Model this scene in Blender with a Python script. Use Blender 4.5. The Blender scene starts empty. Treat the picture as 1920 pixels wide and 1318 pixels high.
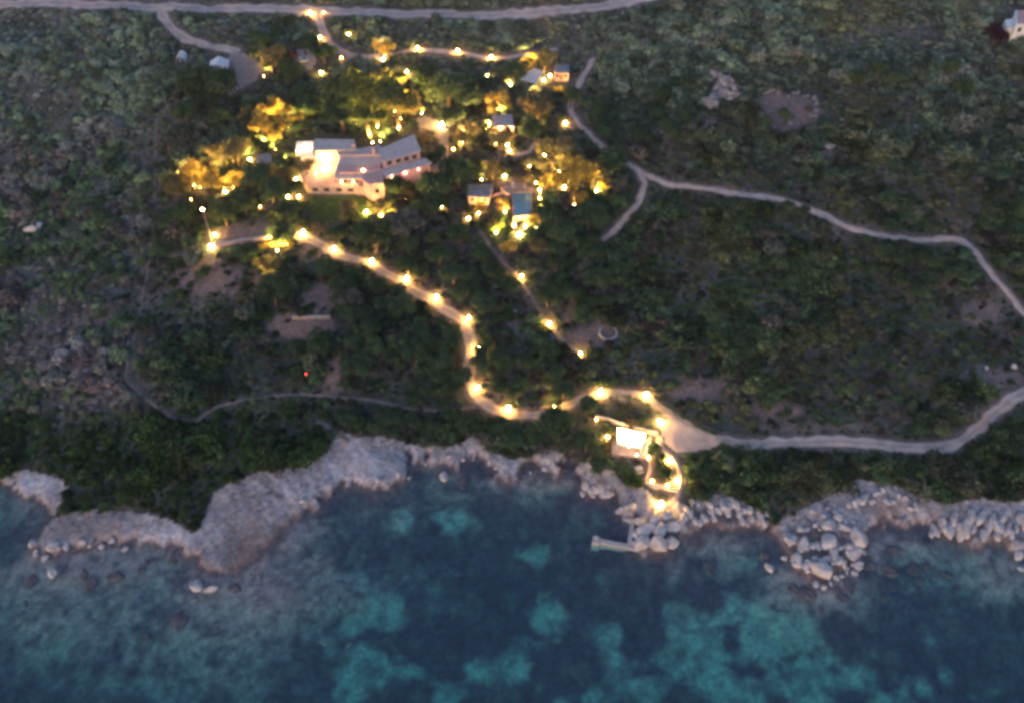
import bpy, bmesh, math, random
import numpy as np
from mathutils import Vector, Matrix, Euler

R = math.radians
rng = np.random.default_rng(7)
random.seed(7)
S = bpy.context.scene
C = S.collection

# ------------------------------------------------------------------ camera, sky, sun, exposure
CAMZ, PITCH, HF = 185.0, 47.0, 58.0
FPX = 960.0 / math.tan(R(HF / 2))
cd = bpy.data.cameras.new('camera')
cam = bpy.data.objects.new('camera', cd); C.objects.link(cam)
cd.sensor_width = 36.0
cd.lens = 18.0 / math.tan(R(HF / 2))
cam.location = (0, 0, CAMZ); cam.rotation_euler = (R(90 - PITCH), 0, 0)
cd.clip_start = 1.0; cd.clip_end = 4000
cd.dof.use_dof = True; cd.dof.focus_distance = 9.0; cd.dof.aperture_fstop = 1.0
cd.dof.aperture_blades = 0
S.camera = cam

SUN_EL, SUN_ROT = 3.0, 205.0
W = bpy.data.worlds.new('World'); S.world = W; W.use_nodes = True
wn = W.node_tree.nodes; wl = W.node_tree.links
sky = wn.new('ShaderNodeTexSky'); sky.sky_type = 'NISHITA'; sky.sun_disc = False
sky.sun_elevation = R(SUN_EL); sky.sun_rotation = R(SUN_ROT)
sky.air_density = 1.0; sky.dust_density = 2.0; sky.ozone_density = 1.5
bg = wn['Background']; bg.inputs['Strength'].default_value = 0.15
tintn = wn.new('ShaderNodeMix'); tintn.data_type = 'RGBA'; tintn.blend_type = 'MULTIPLY'
tintn.inputs[0].default_value = 1.0; tintn.inputs[7].default_value = (1.08, 1.17, 1.50, 1)
wl.new(sky.outputs[0], tintn.inputs[6]); wl.new(tintn.outputs[2], bg.inputs['Color'])
sd = bpy.data.lights.new('sun', 'SUN'); sun = bpy.data.objects.new('sun', sd); C.objects.link(sun)
sd.energy = 0.25; sd.angle = R(40); sd.color = (1.0, 0.86, 0.92)
sun.rotation_euler = (R(62), 0, R(-25))
S.view_settings.view_transform = 'Standard'; S.view_settings.look = 'None'
S.view_settings.gamma = 1.0; S.view_settings.use_curve_mapping = False
S.view_settings.exposure = 1.4
S.cycles.max_bounces = 6; S.cycles.diffuse_bounces = 2; S.cycles.glossy_bounces = 2
S.cycles.transparent_max_bounces = 8; S.cycles.volume_bounces = 0
S.cycles.caustics_reflective = False; S.cycles.caustics_refractive = False

# ------------------------------------------------------------------ noise + projection
_perm = rng.random((256, 256))
def vnoise(x, y):
    xi = np.floor(x).astype(int); yi = np.floor(y).astype(int)
    fx = x - xi; fy = y - yi
    fx = fx * fx * (3 - 2 * fx); fy = fy * fy * (3 - 2 * fy)
    a = _perm[xi & 255, yi & 255]; b = _perm[(xi + 1) & 255, yi & 255]
    c = _perm[xi & 255, (yi + 1) & 255]; d = _perm[(xi + 1) & 255, (yi + 1) & 255]
    return (a + (b - a) * fx) * (1 - fy) + (c + (d - c) * fx) * fy
def fbm(x, y, o=4):
    s = 0; a = 0.5; t = 0
    for k in range(o):
        s = s + a * vnoise(x * 2 ** k + 17.3 * k, y * 2 ** k + 5.1 * k); t += a; a *= 0.5
    return s / t
def smooth(e0, e1, x):
    t = np.clip((x - e0) / (e1 - e0), 0, 1); return t * t * (3 - 2 * t)

FW = np.array([0, math.cos(R(PITCH)), -math.sin(R(PITCH))])
UP = np.array([0, math.sin(R(PITCH)), math.cos(R(PITCH))])
def ray(u, v):
    return np.array([(u - 960) / FPX, 0, 0]) + UP * ((659 - v) / FPX) + FW
def Pz(u, v, z):                      # where the sight line meets the level z
    d = ray(u, v); t = (z - CAMZ) / d[2]
    return np.array([d[0] * t, d[1] * t, z])
def Pplane(u, v, z0, y0, gy, x0=0, gx=0):     # ... meets the plane z = z0 + gy (y-y0) + gx (x-x0)
    d = ray(u, v); t = (z0 - gy * y0 - gx * x0 - CAMZ) / (d[2] - gy * d[1] - gx * d[0])
    return np.array([0, 0, CAMZ]) + d * t
def toworld(pts, z=0.0):
    return np.array([Pz(u, v, z)[:2] for u, v in pts])

def dist_poly(px, py, poly, closed=False):
    poly = np.asarray(poly, float)
    best = np.full(px.shape, 1e9)
    n = len(poly)
    for i in range(n if closed else n - 1):
        a = poly[i]; b = poly[(i + 1) % n]; ab = b - a; L = (ab @ ab) + 1e-9
        t = np.clip(((px - a[0]) * ab[0] + (py - a[1]) * ab[1]) / L, 0, 1)
        best = np.minimum(best, np.hypot(px - a[0] - t * ab[0], py - a[1] - t * ab[1]))
    return best
def inside(px, py, poly):
    poly = np.asarray(poly, float); n = len(poly)
    r = np.zeros(px.shape, bool); j = n - 1
    for i in range(n):
        xi, yi = poly[i]; xj, yj = poly[j]
        c = ((yi > py) != (yj > py)) & (px < (xj - xi) * (py - yi) / (yj - yi + 1e-12) + xi)
        r ^= c; j = i
    return r

# ------------------------------------------------------------------ coast and relief
SHORE = [(-900,880),(-300,882),(-60,885),(0,895),(20,905),(50,925),(72,930),(93,950),(100,965),(88,985),(70,1010),(60,1030),(100,1036),(150,1025),(220,1012),
 (290,1015),(330,1026),(362,1045),(372,1062),(410,1072),(440,1062),(478,1048),(505,1020),(530,990),(545,972),(575,958),(600,948),(612,930),(628,922),(640,906),
 (655,913),(665,905),(673,913),(684,915),(700,932),(708,911),(722,918),(735,908),(750,905),(760,890),(766,870),(760,857),(772,853),(778,868),(795,872),
 (799,856),(808,871),(830,876),(848,868),(856,879),(870,866),(888,855),(906,853),(920,870),(930,888),(950,902),(968,890),(976,872),(1000,863),
 (1018,873),(1032,889),(1048,890),(1052,872),(1070,858),(1084,880),(1088,908),(1098,930),(1112,924),(1128,934),(1148,928),(1165,938),(1160,958),(1172,975),
 (1190,968),(1188,1000),(1192,1030),(1225,1040),(1260,1036),(1268,1005),(1290,1000),(1340,985),(1370,990),(1400,985),(1440,992),(1465,1010),(1478,1040),(1500,1070),
 (1535,1082),(1565,1072),(1590,1045),(1618,1040),(1622,1008),(1640,985),(1665,975),(1700,985),(1740,980),(1760,992),(1785,1005),(1830,1026),(1870,1012),(1895,1028),(1960,1036),(2300,1030),(2900,1020)]
shore_w = toworld(SHORE)
land_poly = np.vstack([shore_w, [[900, 3000], [-900, 3000]]])
sx = shore_w[:, 0]; order = np.argsort(sx)
xs_s = np.linspace(-450, 450, 181)
ys_raw = np.interp(xs_s, sx[order], shore_w[:, 1][order])
k = np.exp(-np.linspace(-2.2, 2.2, 25) ** 2); k /= k.sum()
ys_s = np.convolve(np.pad(ys_raw, 12, mode='edge'), k, mode='valid')

def blob(px, py, lst, z=-2.0):
    r = np.zeros(px.shape)
    for (u, v, ru, rv, a) in lst:
        c = Pz(u, v, z); e = Pz(u + ru, v, z); f = Pz(u, v - rv, z)
        r = np.maximum(r, a * np.exp(-(((px - c[0]) / (e[0] - c[0])) ** 2 + ((py - c[1]) / (f[1] - c[1])) ** 2)))
    return r
SHALLOW = [(510,1110,130,75,.88),(160,1075,160,40,.8),(150,1140,230,110,.5),(450,1180,200,110,.5),(600,1060,60,50,.6),(1500,1110,140,60,.6),(470,1060,70,60,1),(540,1010,50,40,.9),(400,1100,90,55,.75),(520,1110,90,60,.6),(330,1160,120,70,.5),(180,1040,120,30,.6),(1550,1100,70,45,.8),
           (1330,1020,110,28,.7),(1870,1080,70,50,.6),(1680,1020,110,30,.6),(640,1110,70,50,.5),(980,905,110,22,.6),(60,980,60,40,.6),(850,892,30,14,.7),(1130,945,60,18,.6)]
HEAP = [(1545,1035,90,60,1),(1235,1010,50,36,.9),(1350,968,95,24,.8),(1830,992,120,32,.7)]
def sea_depth(x, y, s):
    n = fbm(x / 14, y / 14, 4); n2 = fbm(x / 3.5 + 9, y / 3.5, 3)
    dp = 0.4 * (1 - np.exp(-s / 1.2)) + 0.05 * s + 2.6 * (1 - np.exp(-s / 9.0))
    dp = dp * (0.75 + 0.5 * n)
    sh = blob(x, y, SHALLOW)
    dp = dp * (1 - 0.82 * np.clip(sh, 0, 1))
    dp = dp + (n2 - 0.5) * 0.9 * smooth(0.5, 3, s)
    return np.maximum(dp, 0.12 * np.minimum(s, 3))

def height(x, y):
    x = np.asarray(x, float); y = np.asarray(y, float)
    near = (y < 175)
    xw = x + near * (fbm(x / 1.9 + 5, y / 1.9 + 2, 3) - .5) * 3.4; yw = y + near * (fbm(x / 1.5 + 35, y / 2.6 + 12, 3) - .5) * 4.6
    d = dist_poly(xw, yw, shore_w)
    ins = inside(xw, yw, land_poly)
    far = np.maximum(0, y - np.interp(x, xs_s, ys_s))
    low = blob(x, y, SHALLOW, .5) ; heap = blob(x, y, HEAP, .5)
    h = ((1.45 - .5 * smooth(20, -10, x)) * (1 - np.exp(-d / .45)) * (1 - .75 * low) + .4 * (1 - np.exp(-d / 3))) * (1 - .6 * heap) + (0.152 * far) * (1 - np.exp(-d / 12))
    h = h + (fbm(x / 45, y / 45, 3) - 0.5) * 7.0 * smooth(8, 50, d) + (fbm(x / 9 + 3, y / 9, 3) - 0.5) * 1.3 * smooth(6, 16, d)
    # crags on the bare rock close to the sea
    cr = np.abs(fbm(x / 3.1, y / 5.5 + 7, 4) - 0.5) * 2
    h = h + (0.5 - cr * 1.6) * (.75 - .3 * smooth(20, -10, x)) * smooth(0.2, 2.0, d) * (1 - smooth(13, 20, d))
    h = np.where(ins, np.maximum(h, 0.25 * np.minimum(d, 1) + 0.02), -sea_depth(x, y, d))
    return h

xs = np.concatenate([np.linspace(-1500, -260, 14)[:-1], np.linspace(-260, -175, 50)[:-1], np.arange(-175, 175, 0.62), np.linspace(175.3, 260, 50), np.linspace(260, 1500, 14)[1:]])
ys = np.concatenate([np.linspace(-300, 40, 10)[:-1], np.linspace(40, 70, 14)[:-1], np.arange(70, 165, 0.62), np.arange(165, 380, 1.15), np.linspace(381, 2500, 24)])
GX, GY = np.meshgrid(xs, ys)
GZ = height(GX.ravel(), GY.ravel()).reshape(GX.shape)

def hz(x, y):                          # bilinear height of the built ground sheet
    x = np.asarray(x, float); y = np.asarray(y, float)
    i = np.clip(np.searchsorted(xs, x) - 1, 0, len(xs) - 2); j = np.clip(np.searchsorted(ys, y) - 1, 0, len(ys) - 2)
    fx = (x - xs[i]) / (xs[i + 1] - xs[i]); fy = (y - ys[j]) / (ys[j + 1] - ys[j])
    return (GZ[j, i] * (1 - fx) + GZ[j, i + 1] * fx) * (1 - fy) + (GZ[j + 1, i] * (1 - fx) + GZ[j + 1, i + 1] * fx) * fy
def P(u, v, h=0.0):                    # point standing h above the ground on that sight line
    z = 15.0
    for _ in range(25):
        p = Pz(u, v, z + h); z = 0.5 * z + 0.5 * float(hz(p[0], p[1]))
    p = Pz(u, v, z + h); return np.array([p[0], p[1], z])
def mpx(u, v):                         # metres per photograph pixel there
    p = P(u, v); return float(np.linalg.norm(p - np.array([0, 0, CAMZ]))) / FPX * (1 / np.linalg.norm(ray(u, v)))

# ------------------------------------------------------------------ paths, clearings, bare rock (as lines on the ground)
PATHS = {
 'road':        (5.0, [(-120,8),(0,9),(150,10),(300,13),(430,16),(580,19),(700,23),(820,26),(900,30),(980,26),(1060,19),(1130,11),(1190,1),(1260,-14),(1330,-30)], 'gravel'),
 'tent_drive':  (3.6, [(300,14),(306,32),(325,55),(352,75),(385,84),(425,92),(448,100)], 'dust'),
 'entrance_drive': (3.2, [(590,22),(598,42),(610,66),(625,88),(650,102),(690,109),(725,104)], 'dust'),
 'upper_path':  (2.0, [(725,104),(783,93),(858,99),(920,110),(975,104),(1045,92)], 'dust'),
 'winding_path':(3.3, [(553,440),(600,458),(640,480),(690,494),(740,521),(790,553),(835,580),(866,604),(879,632),(880,670),(882,712),(893,744),(918,762),(955,776),(1000,780),(1040,768),(1085,750),(1120,740),(1170,739),(1215,748),(1252,772),(1290,800),(1340,822),(1400,831),(1500,829),(1600,829),(1700,836),(1765,838),(1815,818),(1860,780),(1900,745),(1970,712)], 'dust'),
 'hill_path':   (2.2, [(1112,112),(1088,155),(1070,205),(1090,236),(1120,266),(1150,295),(1190,314),(1225,335),(1270,349),(1350,358),(1420,368),(1475,377),(1540,402),(1590,425),(1650,441),(1720,451),(1790,449),(1820,464),(1850,500),(1890,550),(1925,592),(1990,650)], 'dust'),
 'branch_path': (2.2, [(1192,316),(1207,345),(1200,372),(1180,402),(1155,430),(1128,450)], 'dust'),
 'garden_footpath': (1.3, [(900,432),(928,475),(975,525),(1000,562),(1030,612),(1060,640),(1090,668)], 'soil'),
 'coast_footpath': (.8, [(235,710),(270,745),(330,785),(365,791),(400,765),(470,747),(560,738),(620,742),(700,750),(790,768),(850,768),(890,762)], 'soil'),
 'shelf_footpath': (1.8, [(598,792),(625,808),(655,828)], 'soil'),
 'firebreak_path': (0.55, [(292,225),(290,330),(287,430),(268,560),(245,660),(235,710)], 'soil'),
 'garden_path': (1.6, [(990,245),(1003,262),(992,285),(965,292)], 'dust'),
 'terrace_path':(1.7, [(812,330),(830,308),(838,285),(834,262)], 'dust'),
 'step_path':   (1.5, [(1236,816),(1240,838),(1262,858),(1276,888),(1274,920),(1256,946),(1228,962)], 'dust'),
 'lower_step_path': (1.1, [(1208,848),(1219,876),(1212,903),(1240,912),(1272,918)], 'dust'),
}
AREAS = {   # bare worked ground: polygon in photograph pixels -> laid on the ground
 'parking_apron': ([(1232,790),(1262,778),(1300,803),(1360,824),(1330,845),(1275,853),(1244,832)], 'dust'),
 'tent_yard': ([(436,98),(472,104),(496,125),(482,152),(432,182),(416,168),(432,135),(425,112)], 'yard'),
 'villa_forecourt': ([(778,222),(800,218),(826,230),(842,250),(838,275),(812,268),(790,250)], 'dust'),
 'car_park': ([(556,95),(585,92),(597,112),(585,132),(560,128)], 'dust'),
}
SOIL = [(385,520,70,34,.95),(340,500,35,40,.6),(450,540,60,25,.7),(560,610,75,26,1),(600,560,45,40,.8),(460,435,90,18,.9),(600,475,50,25,.8),(628,700,26,40,.9),(500,640,50,18,.5),(1320,725,85,30,.9),(1450,770,100,24,.6),(1500,800,180,14,.5),
 (1840,590,45,32,.85),(1860,705,60,22,.9),(1110,630,50,24,.8),(1090,600,30,40,.5),(970,610,45,28,.45),(1350,235,60,14,.75),(1480,212,62,40,1),(1550,285,50,18,.5),(1560,440,50,30,.5),
 (840,100,90,14,.5),(900,140,60,16,.45),(1600,1000,1,1,0),(940,480,30,40,.5),(1080,230,25,60,.5),(700,90,70,10,.4),(1720,790,60,18,.4),(300,300,30,20,.4),(1700,60,70,12,.4),(960,345,40,10,.9),
 (600,20,900,5,.4),(1215,300,40,10,.4),(640,740,320,9,.35),(300,770,60,10,.35)]
ROCKP = [[(-300,878),(0,883),(60,886),(105,898),(132,915),(100,965),(0,940),(-300,930)],
 [(40,1060),(60,1005),(95,972),(160,958),(240,962),(310,972),(365,1003),(385,975),(405,930),(450,905),(500,890),(560,880),(615,855),(632,818),(670,828),(720,824),(790,838),(850,838),(890,820),(925,848),(960,863),(1030,846),(1062,858),(1100,872),(1140,880),(1180,915),(1215,925),(1232,945),(1262,945),(1290,952),(1340,930),(1400,948),(1450,985),(1500,960),(1560,935),(1605,908),(1660,916),(1720,938),(1760,945),(1830,942),(2300,960),(2300,1150),(40,1150)]]
LAWN = [(576,366),(700,366),(712,392),(690,425),(640,432),(600,424),(572,400)]

def Zp(u, v): return P(u, v)[:2]
PW = {n: (w, np.array([Zp(*q) for q in pts]), m) for n, (w, pts, m) in PATHS.items()}
AW = {n: (np.array([Zp(*q) for q in pts]), m) for n, (pts, m) in AREAS.items()}
RW = [toworld(p, 1.0) for p in ROCKP]
LW = np.array([Zp(*q) for q in LAWN])
SW = []
for (u, v, ru, rv, a) in SOIL:
    c = Zp(u, v); e = Zp(u + ru, v); f = Zp(u, v - rv); SW.append((c[0], c[1], abs(e[0] - c[0]) + .1, abs(f[1] - c[1]) + .1, a))
def soil_amount(x, y):
    r = np.zeros(x.shape)
    for (cx, cy, rx, ry, a) in SW:
        r = np.maximum(r, a * np.exp(-(((x - cx) / rx) ** 2 + ((y - cy) / ry) ** 2) ** 1.3))
    return r
def path_dist(x, y):                   # distance to the nearest path edge (negative on a path)
    r = np.full(x.shape, 1e9)
    for n, (w, pl, m) in PW.items(): r = np.minimum(r, dist_poly(x, y, pl) - (w / 2 if m != 'soil' else w / 2 - .55))
    for n, (pl, m) in AW.items():
        d = dist_poly(x, y, pl, True); r = np.minimum(r, np.where(inside(x, y, pl), -d, d))
    return r
def on_rock(x, y, grow=0.0):
    r = np.zeros(x.shape, bool)
    for pl in RW:
        ins = inside(x, y, pl)
        r |= ins if grow == 0 else (ins | (dist_poly(x, y, pl, True) < grow))
    return r

# ------------------------------------------------------------------ materials
def mat(name, base=(.5,.5,.5), rough=.8, spec=.2):
    m = bpy.data.materials.new(name); m.use_nodes = True
    b = m.node_tree.nodes['Principled BSDF']
    b.inputs['Base Color'].default_value = (*base, 1); b.inputs['Roughness'].default_value = rough
    b.inputs['Specular IOR Level'].default_value = spec
    return m, m.node_tree.nodes, m.node_tree.links, b
def noisy(name, a, b_, scale=2.0, rough=.85, bump=0.0, detail=5, dim='Object', stretch=None, spec=.2):
    m, n, l, b = mat(name, a, rough, spec)
    tc = n.new('ShaderNodeTexCoord'); t = n.new('ShaderNodeTexNoise'); t.inputs['Scale'].default_value = scale; t.inputs['Detail'].default_value = detail
    mp = n.new('ShaderNodeMapping'); l.new(tc.outputs[dim], mp.inputs[0]); l.new(mp.outputs[0], t.inputs['Vector'])
    if stretch: mp.inputs['Scale'].default_value = stretch
    r = n.new('ShaderNodeValToRGB'); r.color_ramp.elements[0].color = (*a, 1); r.color_ramp.elements[1].color = (*b_, 1)
    r.color_ramp.elements[0].position = .33; r.color_ramp.elements[1].position = .68
    l.new(t.outputs['Fac'], r.inputs[0]); l.new(r.outputs[0], b.inputs['Base Color'])
    if bump:
        bp = n.new('ShaderNodeBump'); bp.inputs['Strength'].default_value = bump; bp.inputs['Distance'].default_value = .3
        l.new(t.outputs['Fac'], bp.inputs['Height']); l.new(bp.outputs[0], b.inputs['Normal'])
    return m
M = {}
M['dust'] = noisy('pale_dust', (.44,.35,.32), (.56,.46,.42), .5, dim='Object', bump=.2)
M['gravel'] = noisy('road_gravel', (.42,.35,.345), (.53,.45,.445), .35, bump=.15)
M['yard'] = noisy('bare_yard', (.27,.215,.205), (.38,.31,.295), .5, bump=.2)
M['soil'] = noisy('trodden_soil', (.17,.145,.135), (.26,.22,.205), .6, bump=.3)
M['rock'] = noisy('granite', (.35,.295,.285), (.58,.51,.50), 1.3, bump=.7, detail=8)
M['boulder'] = noisy('pale_granite', (.40,.355,.35), (.68,.62,.61), .9, bump=.6, detail=8)
M['wetrock'] = noisy('red_weed_rock', (.12,.07,.065), (.28,.19,.17), 1.1, bump=.6, detail=7)
M['concrete'] = noisy('concrete', (.40,.37,.37), (.54,.50,.50), 1.5, bump=.2)
M['wall'] = noisy('pink_plaster', (.46,.29,.28), (.58,.38,.37), .5, bump=.1)
M['stone'] = noisy('rubble_stone', (.28,.22,.20), (.46,.38,.35), 2.2, bump=.6)
M['white'] = noisy('white_canvas', (.72,.72,.74), (.82,.82,.84), .7)
M['darkglass'], *_ = mat('dark_glass', (.03,.04,.05), .15, .5)
M['metal'], *_ = mat('dark_metal', (.06,.06,.06), .5, .4)
M['wood'] = noisy('weathered_wood', (.16,.10,.07), (.26,.17,.12), 2.0, stretch=(1,6,1))
M['trunk'] = noisy('bark', (.09,.065,.05), (.17,.13,.10), 3.0)
M['redpaint'], *_ = mat('red_paint', (.45,.06,.03), .35, .5)
M['whitepaint'], *_ = mat('white_paint', (.75,.75,.75), .35, .5)
M['rubber'], *_ = mat('rubber', (.03,.03,.03), .8, .2)
M['terrace'] = noisy('terrace_paving', (.34,.25,.23), (.46,.35,.32), 1.2)
M['cushion'] = noisy('cushion_fabric', (.6,.55,.5), (.7,.66,.6), 4)

def roofmat(name, a, b_):
    m, n, l, b = mat(name, a, .8)
    tc = n.new('ShaderNodeTexCoord'); w = n.new('ShaderNodeTexWave'); w.inputs['Scale'].default_value = 1.1; w.inputs['Distortion'].default_value = .6
    t = n.new('ShaderNodeTexNoise'); t.inputs['Scale'].default_value = .9; t.inputs['Detail'].default_value = 8
    l.new(tc.outputs['Object'], w.inputs[0]); l.new(tc.outputs['Object'], t.inputs['Vector'])
    r = n.new('ShaderNodeValToRGB'); r.color_ramp.elements[0].color = (*a, 1); r.color_ramp.elements[1].color = (*b_, 1)
    r.color_ramp.elements[0].position = .35; r.color_ramp.elements[1].position = .65
    mx = n.new('ShaderNodeMix'); mx.data_type = 'FLOAT'; mx.inputs[0].default_value = .25
    l.new(t.outputs['Fac'], mx.inputs[2]); l.new(w.outputs['Fac'], mx.inputs[3]); l.new(mx.outputs[0], r.inputs[0]); l.new(r.outputs[0], b.inputs['Base Color'])
    bp = n.new('ShaderNodeBump'); bp.inputs['Strength'].default_value = .5; bp.inputs['Distance'].default_value = .15
    l.new(w.outputs['Fac'], bp.inputs['Height']); l.new(bp.outputs[0], b.inputs['Normal'])
    return m
M['roof'] = roofmat('lichened_roof_tiles', (.38,.35,.365), (.52,.49,.51))
M['roof_pale'] = roofmat('pale_roof_tiles', (.40,.35,.36), (.50,.45,.46))
M['shingle'] = roofmat('grey_shingle', (.20,.21,.26), (.29,.30,.35))

def track(name, src):
    m = M[src].copy(); m.name = name; n = m.node_tree.nodes; l = m.node_tree.links; b = n['Principled BSDF']
    lk = b.inputs['Base Color'].links[0]; frm = lk.from_socket
    at = n.new('ShaderNodeAttribute'); at.attribute_name = 'wear'; mx = n.new('ShaderNodeMix'); mx.data_type = 'RGBA'; mx.blend_type = 'MULTIPLY'; mx.inputs[0].default_value = 1
    l.new(frm, mx.inputs[6]); l.new(at.outputs['Color'], mx.inputs[7]); l.new(mx.outputs[2], b.inputs['Base Color']); M[src + '_track'] = m
for q_ in ('dust', 'gravel', 'soil'): track(q_ + '_track', q_)
def glow(name, col, L):
    m, n, l, b = mat(name, (.8,.7,.5), .5)
    b.inputs['Emission Color'].default_value = (*col, 1); b.inputs['Emission Strength'].default_value = L
    return m
WARM = (1.0, .60, .22)
M['glow_high'] = glow('lamp_glass_bright', (1.0,.60,.17), 700)
M['glow_path'] = glow('lamp_glass_warm', (1.0,.55,.13), 240)
M['glow_mid'] = glow('lamp_glass_soft', (1.0,.56,.13), 310)
M['glow_low'] = glow('lamp_glass_dim', (1.0,.44,.09), 50)
M['glow_red'] = glow('red_lens', (1.0,.05,.06), 8)

# leaves: colour from the object's or instance's own tint
def leafmat():
    m = bpy.data.materials.new('leaves'); m.use_nodes = True; n = m.node_tree.nodes; l = m.node_tree.links
    n.clear(); out = n.new('ShaderNodeOutputMaterial')
    at = n.new('ShaderNodeAttribute'); at.attribute_type = 'INSTANCER'; at.attribute_name = 'tint'
    lv = n.new('ShaderNodeAttribute'); lv.attribute_type = 'GEOMETRY'; lv.attribute_name = 'shade'
    mu = n.new('ShaderNodeMix'); mu.data_type = 'RGBA'; mu.blend_type = 'MULTIPLY'; mu.inputs[0].default_value = 1
    l.new(at.outputs['Color'], mu.inputs[6]); l.new(lv.outputs['Color'], mu.inputs[7])
    d = n.new('ShaderNodeBsdfDiffuse'); t = n.new('ShaderNodeBsdfTranslucent'); mx = n.new('ShaderNodeMixShader'); mx.inputs[0].default_value = .3
    l.new(mu.outputs[2], d.inputs[0]); l.new(mu.outputs[2], t.inputs[0]); l.new(d.outputs[0], mx.inputs[1]); l.new(t.outputs[0], mx.inputs[2])
    l.new(mx.outputs[0], out.inputs[0]); return m
M['leaf'] = leafmat()

def groundmat():
    m, n, l, b = mat('ground_cover', (.2,.2,.2), .9, .1)
    at = n.new('ShaderNodeAttribute'); at.attribute_name = 'albedo'
    tc = n.new('ShaderNodeTexCoord')
    t = n.new('ShaderNodeTexNoise'); t.inputs['Scale'].default_value = .9; t.inputs['Detail'].default_value = 9; t.inputs['Roughness'].default_value = .65
    l.new(tc.outputs['Object'], t.inputs['Vector'])
    mr = n.new('ShaderNodeMapRange'); mr.inputs[1].default_value = .3; mr.inputs[2].default_value = .7; mr.inputs[3].default_value = .6; mr.inputs[4].default_value = 1.4
    l.new(t.outputs['Fac'], mr.inputs[0])
    vm = n.new('ShaderNodeVectorMath'); vm.operation = 'SCALE'; l.new(at.outputs['Color'], vm.inputs[0]); l.new(mr.outputs[0], vm.inputs['Scale'])
    l.new(vm.outputs[0], b.inputs['Base Color'])
    bp = n.new('ShaderNodeBump'); bp.inputs['Strength'].default_value = .8; bp.inputs['Distance'].default_value = .5
    l.new(t.outputs['Fac'], bp.inputs['Height']); l.new(bp.outputs[0], b.inputs['Normal'])
    return m
M['ground'] = groundmat()

# ------------------------------------------------------------------ object helpers
def tag(o, label=None, cat=None, group=None, kind=None):
    if label: o['label'] = label
    if cat: o['category'] = cat
    if group: o['group'] = group
    if kind: o['kind'] = kind
    return o
def link_mesh(name, me, m=None, parent=None):
    o = bpy.data.objects.new(name, me); C.objects.link(o)
    if m and not me.materials: me.materials.append(m)
    if parent: o.parent = parent
    return o
def empty(name, loc, rz=0, label=None, cat=None, group=None):
    o = bpy.data.objects.new(name, None); C.objects.link(o); o.location = loc; o.rotation_euler = (0, 0, rz)
    o.empty_display_size = .5
    return tag(o, label, cat, group)
def pyd(name, verts, faces):
    me = bpy.data.meshes.new(name); me.from_pydata([tuple(map(float, v)) for v in verts], [], faces); me.update(); return me
def prism(top, zb, name='prism', inset=0.0):          # polygon (3D) with walls down to zb (number or list)
    n = len(top); c = np.mean(top, axis=0)
    top = [np.array(p, float) for p in top]
    bot = []
    for i, p in enumerate(top):
        z = zb[i] if isinstance(zb, (list, tuple, np.ndarray)) else zb
        bot.append(np.array([p[0], p[1], z]))
    return pyd(name, top + bot, [list(range(n)), list(range(2 * n - 1, n - 1, -1))] + [[i, i + n, (i + 1) % n + n, (i + 1) % n] for i in range(n)])
def slab(top, th, name='slab', grow=0.0):
    top = [np.array(p, float) for p in top]; c = np.mean(top, axis=0)
    if grow:
        top = [p + np.append((p - c)[:2] / (np.linalg.norm((p - c)[:2]) + 1e-6) * grow, 0) for p in top]
    return prism(top, [p[2] - th for p in top], name)
def fixn(me):
    bm = bmesh.new(); bm.from_mesh(me); bmesh.ops.recalc_face_normals(bm, faces=bm.faces); bm.to_mesh(me); bm.free(); return me
def shift(me, loc):
    me.transform(Matrix.Translation(-Vector(loc))); return me
class MB:
    def __init__(s): s.bm = bmesh.new()
    def box(s, c, d, rz=0, rot=None, bev=0):
        r = bmesh.ops.create_cube(s.bm, size=1.0)
        vs = r['verts']; bmesh.ops.scale(s.bm, vec=d, verts=vs)
        if bev:
            es = list({e for v in vs for e in v.link_edges}); q = bmesh.ops.bevel(s.bm, geom=es, offset=bev, segments=2, affect='EDGES')
            vs = list({v for f in q['faces'] for v in f.verts} | {v for v in vs if v.is_valid})
        bmesh.ops.transform(s.bm, matrix=Matrix.Translation(c) @ (rot.to_matrix().to_4x4() if rot else Matrix.Rotation(rz, 4, 'Z')), verts=vs); return s
    def cyl(s, a, b, r1, r2=None, seg=10):
        a = Vector(a); b = Vector(b); r2 = r1 if r2 is None else r2; d = b - a
        q = bmesh.ops.create_cone(s.bm, cap_ends=True, segments=seg, radius1=r1, radius2=r2, depth=d.length)
        bmesh.ops.transform(s.bm, matrix=Matrix.Translation((a + b) / 2) @ d.to_track_quat('Z', 'Y').to_matrix().to_4x4(), verts=q['verts']); return s
    def ball(s, c, r, sub=2, sc=(1,1,1)):
        q = bmesh.ops.create_icosphere(s.bm, subdivisions=sub, radius=r)
        bmesh.ops.scale(s.bm, vec=sc, verts=q['verts']); bmesh.ops.translate(s.bm, vec=c, verts=q['verts']); return s
    def mesh(s, name, smooth_=False):
        me = bpy.data.meshes.new(name); s.bm.to_mesh(me); s.bm.free()
        if smooth_:
            me.polygons.foreach_set('use_smooth', [True] * len(me.polygons))
        return me

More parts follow.
